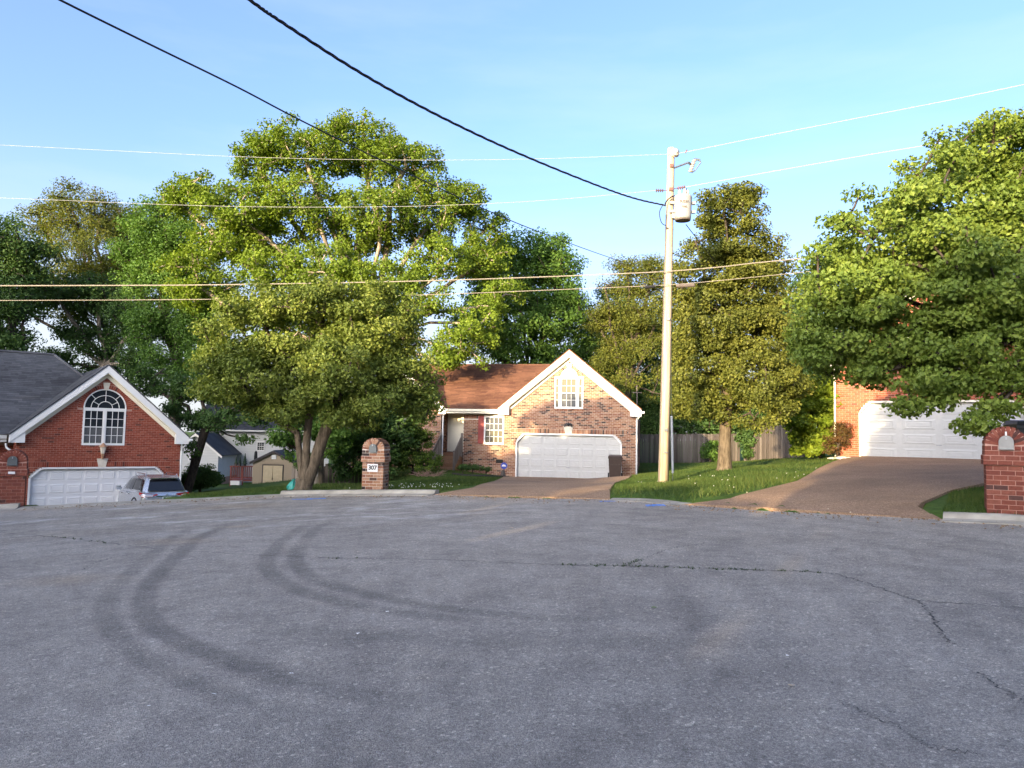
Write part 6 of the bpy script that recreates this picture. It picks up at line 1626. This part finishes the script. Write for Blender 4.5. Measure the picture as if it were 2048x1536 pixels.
# cracks
M['crack'] = simple('crack_dark', (.07,.068,.066), .95)
CR_ = [([(-40,1062),(150,1078),(330,1099),(600,1114),(850,1119),(1000,1125),(1130,1130),(1250,1132),(1380,1136),(1500,1140),(1650,1146),(1720,1163),(1800,1190),(1840,1205),(1870,1240),(1885,1270),(1910,1290)], .013), ([(1250,1132),(1300,1112),(1345,1097),(1420,1085)], .010), ([(1835,1202),(1930,1208),(2060,1218)], .010),
       ([(1690,1408),(1760,1438),(1820,1465),(1850,1490),(1960,1510)], .008), ([(1960,1345),(2000,1375),(2048,1405),(2080,1420)], .009), ([(160,1142),(190,1126),(240,1113),(300,1107)], .011)]
cm = MB(); tufts = []
rr = random.Random(3)
for pts, w in CR_:
    P = smooth_path([on_road(*q) for q in pts], 24); pv = None
    for i in range(len(P)-1):
        d = (P[i+1]-P[i]).normalized(); nn = Vector((-d.y, d.x, 0)); j = nn*rr.uniform(-.03, .03); ww = w*.62*rr.uniform(.3, 1.5)
        a = P[i]+j; l, r_ = a-nn*ww, a+nn*ww; l.z = zroad(l.x, l.y)+.004; r_.z = zroad(r_.x, r_.y)+.004
        if pv: cm.add([pv[0], l, r_, pv[1]], [(0,3,2,1)] if True else [])
        pv = (l, r_)
        if w > .0095 and vnoise(np.array([a.x*1.0]), np.array([a.y]), .9, 55)[0] > .66 and a.y > 7:
            for _ in range(rr.randint(0, 2)): tufts.append((a.x+rr.uniform(-.05,.05), a.y+rr.uniform(-.04,.04)))
o = cm.build('pavement_cracks', M['crack']); tag(o, 'thin cracks wandering over the asphalt', 'cracks', kind='structure')
tf = MB()
for x, y in tufts:
    for _ in range(3):
        a = rr.uniform(0, 6.28); h = rr.uniform(.01, .032); b = Vector((x+rr.uniform(-.015,.015), y+rr.uniform(-.015,.015), zroad(x, y)))
        tf.add([b+Vector((math.cos(a)*.006, math.sin(a)*.006, 0)), b-Vector((math.cos(a)*.006, math.sin(a)*.006, 0)), b+Vector((rr.uniform(-.03,.03), rr.uniform(-.03,.03), h))], [(0,1,2)])
o = tf.build('crack_weeds', M['blade']); tag(o, 'small weeds sprouting from the asphalt cracks', 'weeds', kind='stuff')
# single scraps on the asphalt
M['leaf_dry'] = simple('dry_leaf', (.55,.40,.24), .7); M['paper'] = simple('paper_white', (.75,.74,.72), .7); M['leaf_fallen'] = simple('fallen_green', (.12,.17,.05), .6)
def scrap(name, px, py, s, mat, label, cat, group=None):
    q = on_road(px, py); r_ = random.Random(int(px)); n = 7; vs = [(0, 0, .012)]
    for i in range(n): a = 2*math.pi*i/n; k = s*r_.uniform(.6, 1.15); vs.append((k*math.cos(a)*1.3, k*math.sin(a)*.8, .004+r_.uniform(.0, .014)))
    m = MB().add(vs, [(0, i+1, (i+1) % n+1) for i in range(n)]); o = m.build(name, M[mat]); o.location = q; return tag(o, label, cat, group)
scrap('dry_leaf', 1581, 1374, .024, 'leaf_dry', 'dry yellow leaf lying on the asphalt at lower right', 'leaf')
scrap('green_leaf', 1308, 1217, .028, 'leaf_fallen', 'fallen green leaf lying on the asphalt below the crack', 'leaf')
scrap('pale_pebble', 1021, 1056, .045, 'leaf_dry', 'pale pebble on the asphalt in front of the middle driveway', 'pebble')
for px_, py_, s_, lb in ((429,1390,.014,'white paper scrap beside the dark inner tyre track'), (716,1269,.016,'white scrap between the curved tyre marks'), (583,1349,.012,'pale scrap at the end of the outer tyre track'), (774,1225,.014,'white scrap on the right tyre track'), (297,1414,.010,'tiny pale scrap nearest the lower left corner'), (1575,1313,.010,'tiny pale scrap above the dry yellow leaf')):
    scrap('paper_scrap', px_, py_, s_, 'paper', lb, 'scrap', 'scraps on the asphalt')
# grit over the near asphalt and petals on the drives
def grit(name, n, sampler, s0, s1, mat, label, seed, zf):
    r = np.random.default_rng(seed); x, y = sampler(r, n); k = len(x); z = zf(x, y)
    s = r.uniform(s0, s1, k)[:, None, None]; an = r.uniform(0, 6.28, k)
    tv = np.array([(1,0,0),(-.5,.87,0),(-.5,-.87,0),(0,0,.8)])
    c, s2 = np.cos(an), np.sin(an); X = tv[None, :, 0]*c[:, None]-tv[None, :, 1]*s2[:, None]; Yv = tv[None, :, 0]*s2[:, None]+tv[None, :, 1]*c[:, None]
    V = np.stack([X, Yv, np.repeat(tv[None, :, 2], k, 0)], -1)*s + np.stack([x, y, z], -1)[:, None]
    Ff = (np.array([(0,1,3),(1,2,3),(2,0,3)])[None]+(np.arange(k)*4)[:, None, None]).reshape(-1, 3)
    o = link_mesh(name, np_mesh(name, V.reshape(-1, 3), Ff, mat)); return tag(o, label, 'litter', kind='stuff')
M['grit'] = simple('grit_pale', (.30,.29,.28), .9)
grit('gravel', 9000, lambda r, n: ((lambda d, a: (d*np.sin(a), d*np.cos(a)))(3+9*r.random(n)**1.4, r.uniform(-.7, .7, n))), .002, .006, M['grit'], 'fine loose grit on the near asphalt', 201, zroad)
M['petal'] = simple('petal_pale', (.55,.48,.34), .8)
def drive_pts(r, n):
    x, y = r.uniform(4, 14, n), r.uniform(12.5, 27, n); ok = inside(x, y, DRIVES[1]) & ~inside(x, y, BP); return x[ok], y[ok]
grit('fallen_petals', 160, drive_pts, .012, .03, M['petal'], 'pale fallen petals scattered over the right driveway', 202, lambda x, y: np.maximum(zg(x, y), lawn_z(x, y))+.035)
M['litter'] = simple('leaf_litter', (.16,.10,.05), .9, var=.5, scale=3)
def kerb_pts(r, n):
    s = r.uniform(S00, kc[-1]-6, n); off = -.05-np.abs(r.normal(0, .35, n)); P = [kat(a) + knorm(a)*o_ for a, o_ in zip(s, off)]
    return np.array([p.x for p in P]), np.array([p.y for p in P])
grit('leaf_litter', 900, kerb_pts, .008, .03, M['litter'], 'brown leaf bits gathered along the gutter', 203, zroad)
# pale joint across the right drive
M['joint'] = simple('joint_pale', (.42,.33,.18), .9)
jm = MB(); P = [Vector((*xy(a, b, d), 0)) for a, b, d in ((1440,1017,15.7),(1560,1009,16.6),(1640,1005,17.0),(1720,1002,16.9),(1800,1004,16.3),(1905,1008,15.3))]
dgz = lambda x, y: max(z1(x, y), lz(x, y))+.036
pv = None
P = smooth_path(P, 14)
for i in range(len(P)-1):
    d = (P[i+1]-P[i]).normalized(); nn = Vector((-d.y, d.x, 0)); w = .03*random.uniform(.3, 1.3); a = P[i]+nn*random.uniform(-.02, .02)
    l, q = a-nn*w, a+nn*w; l.z = dgz(l.x, l.y); q.z = dgz(q.x, q.y)
    if pv: jm.add([pv[0], l, q, pv[1]], [(0,3,2,1)])
    pv = (l, q)
o = jm.build('drive_crack', M['joint']); tag(o, 'pale sandy crack running across the right driveway', 'crack', kind='structure')
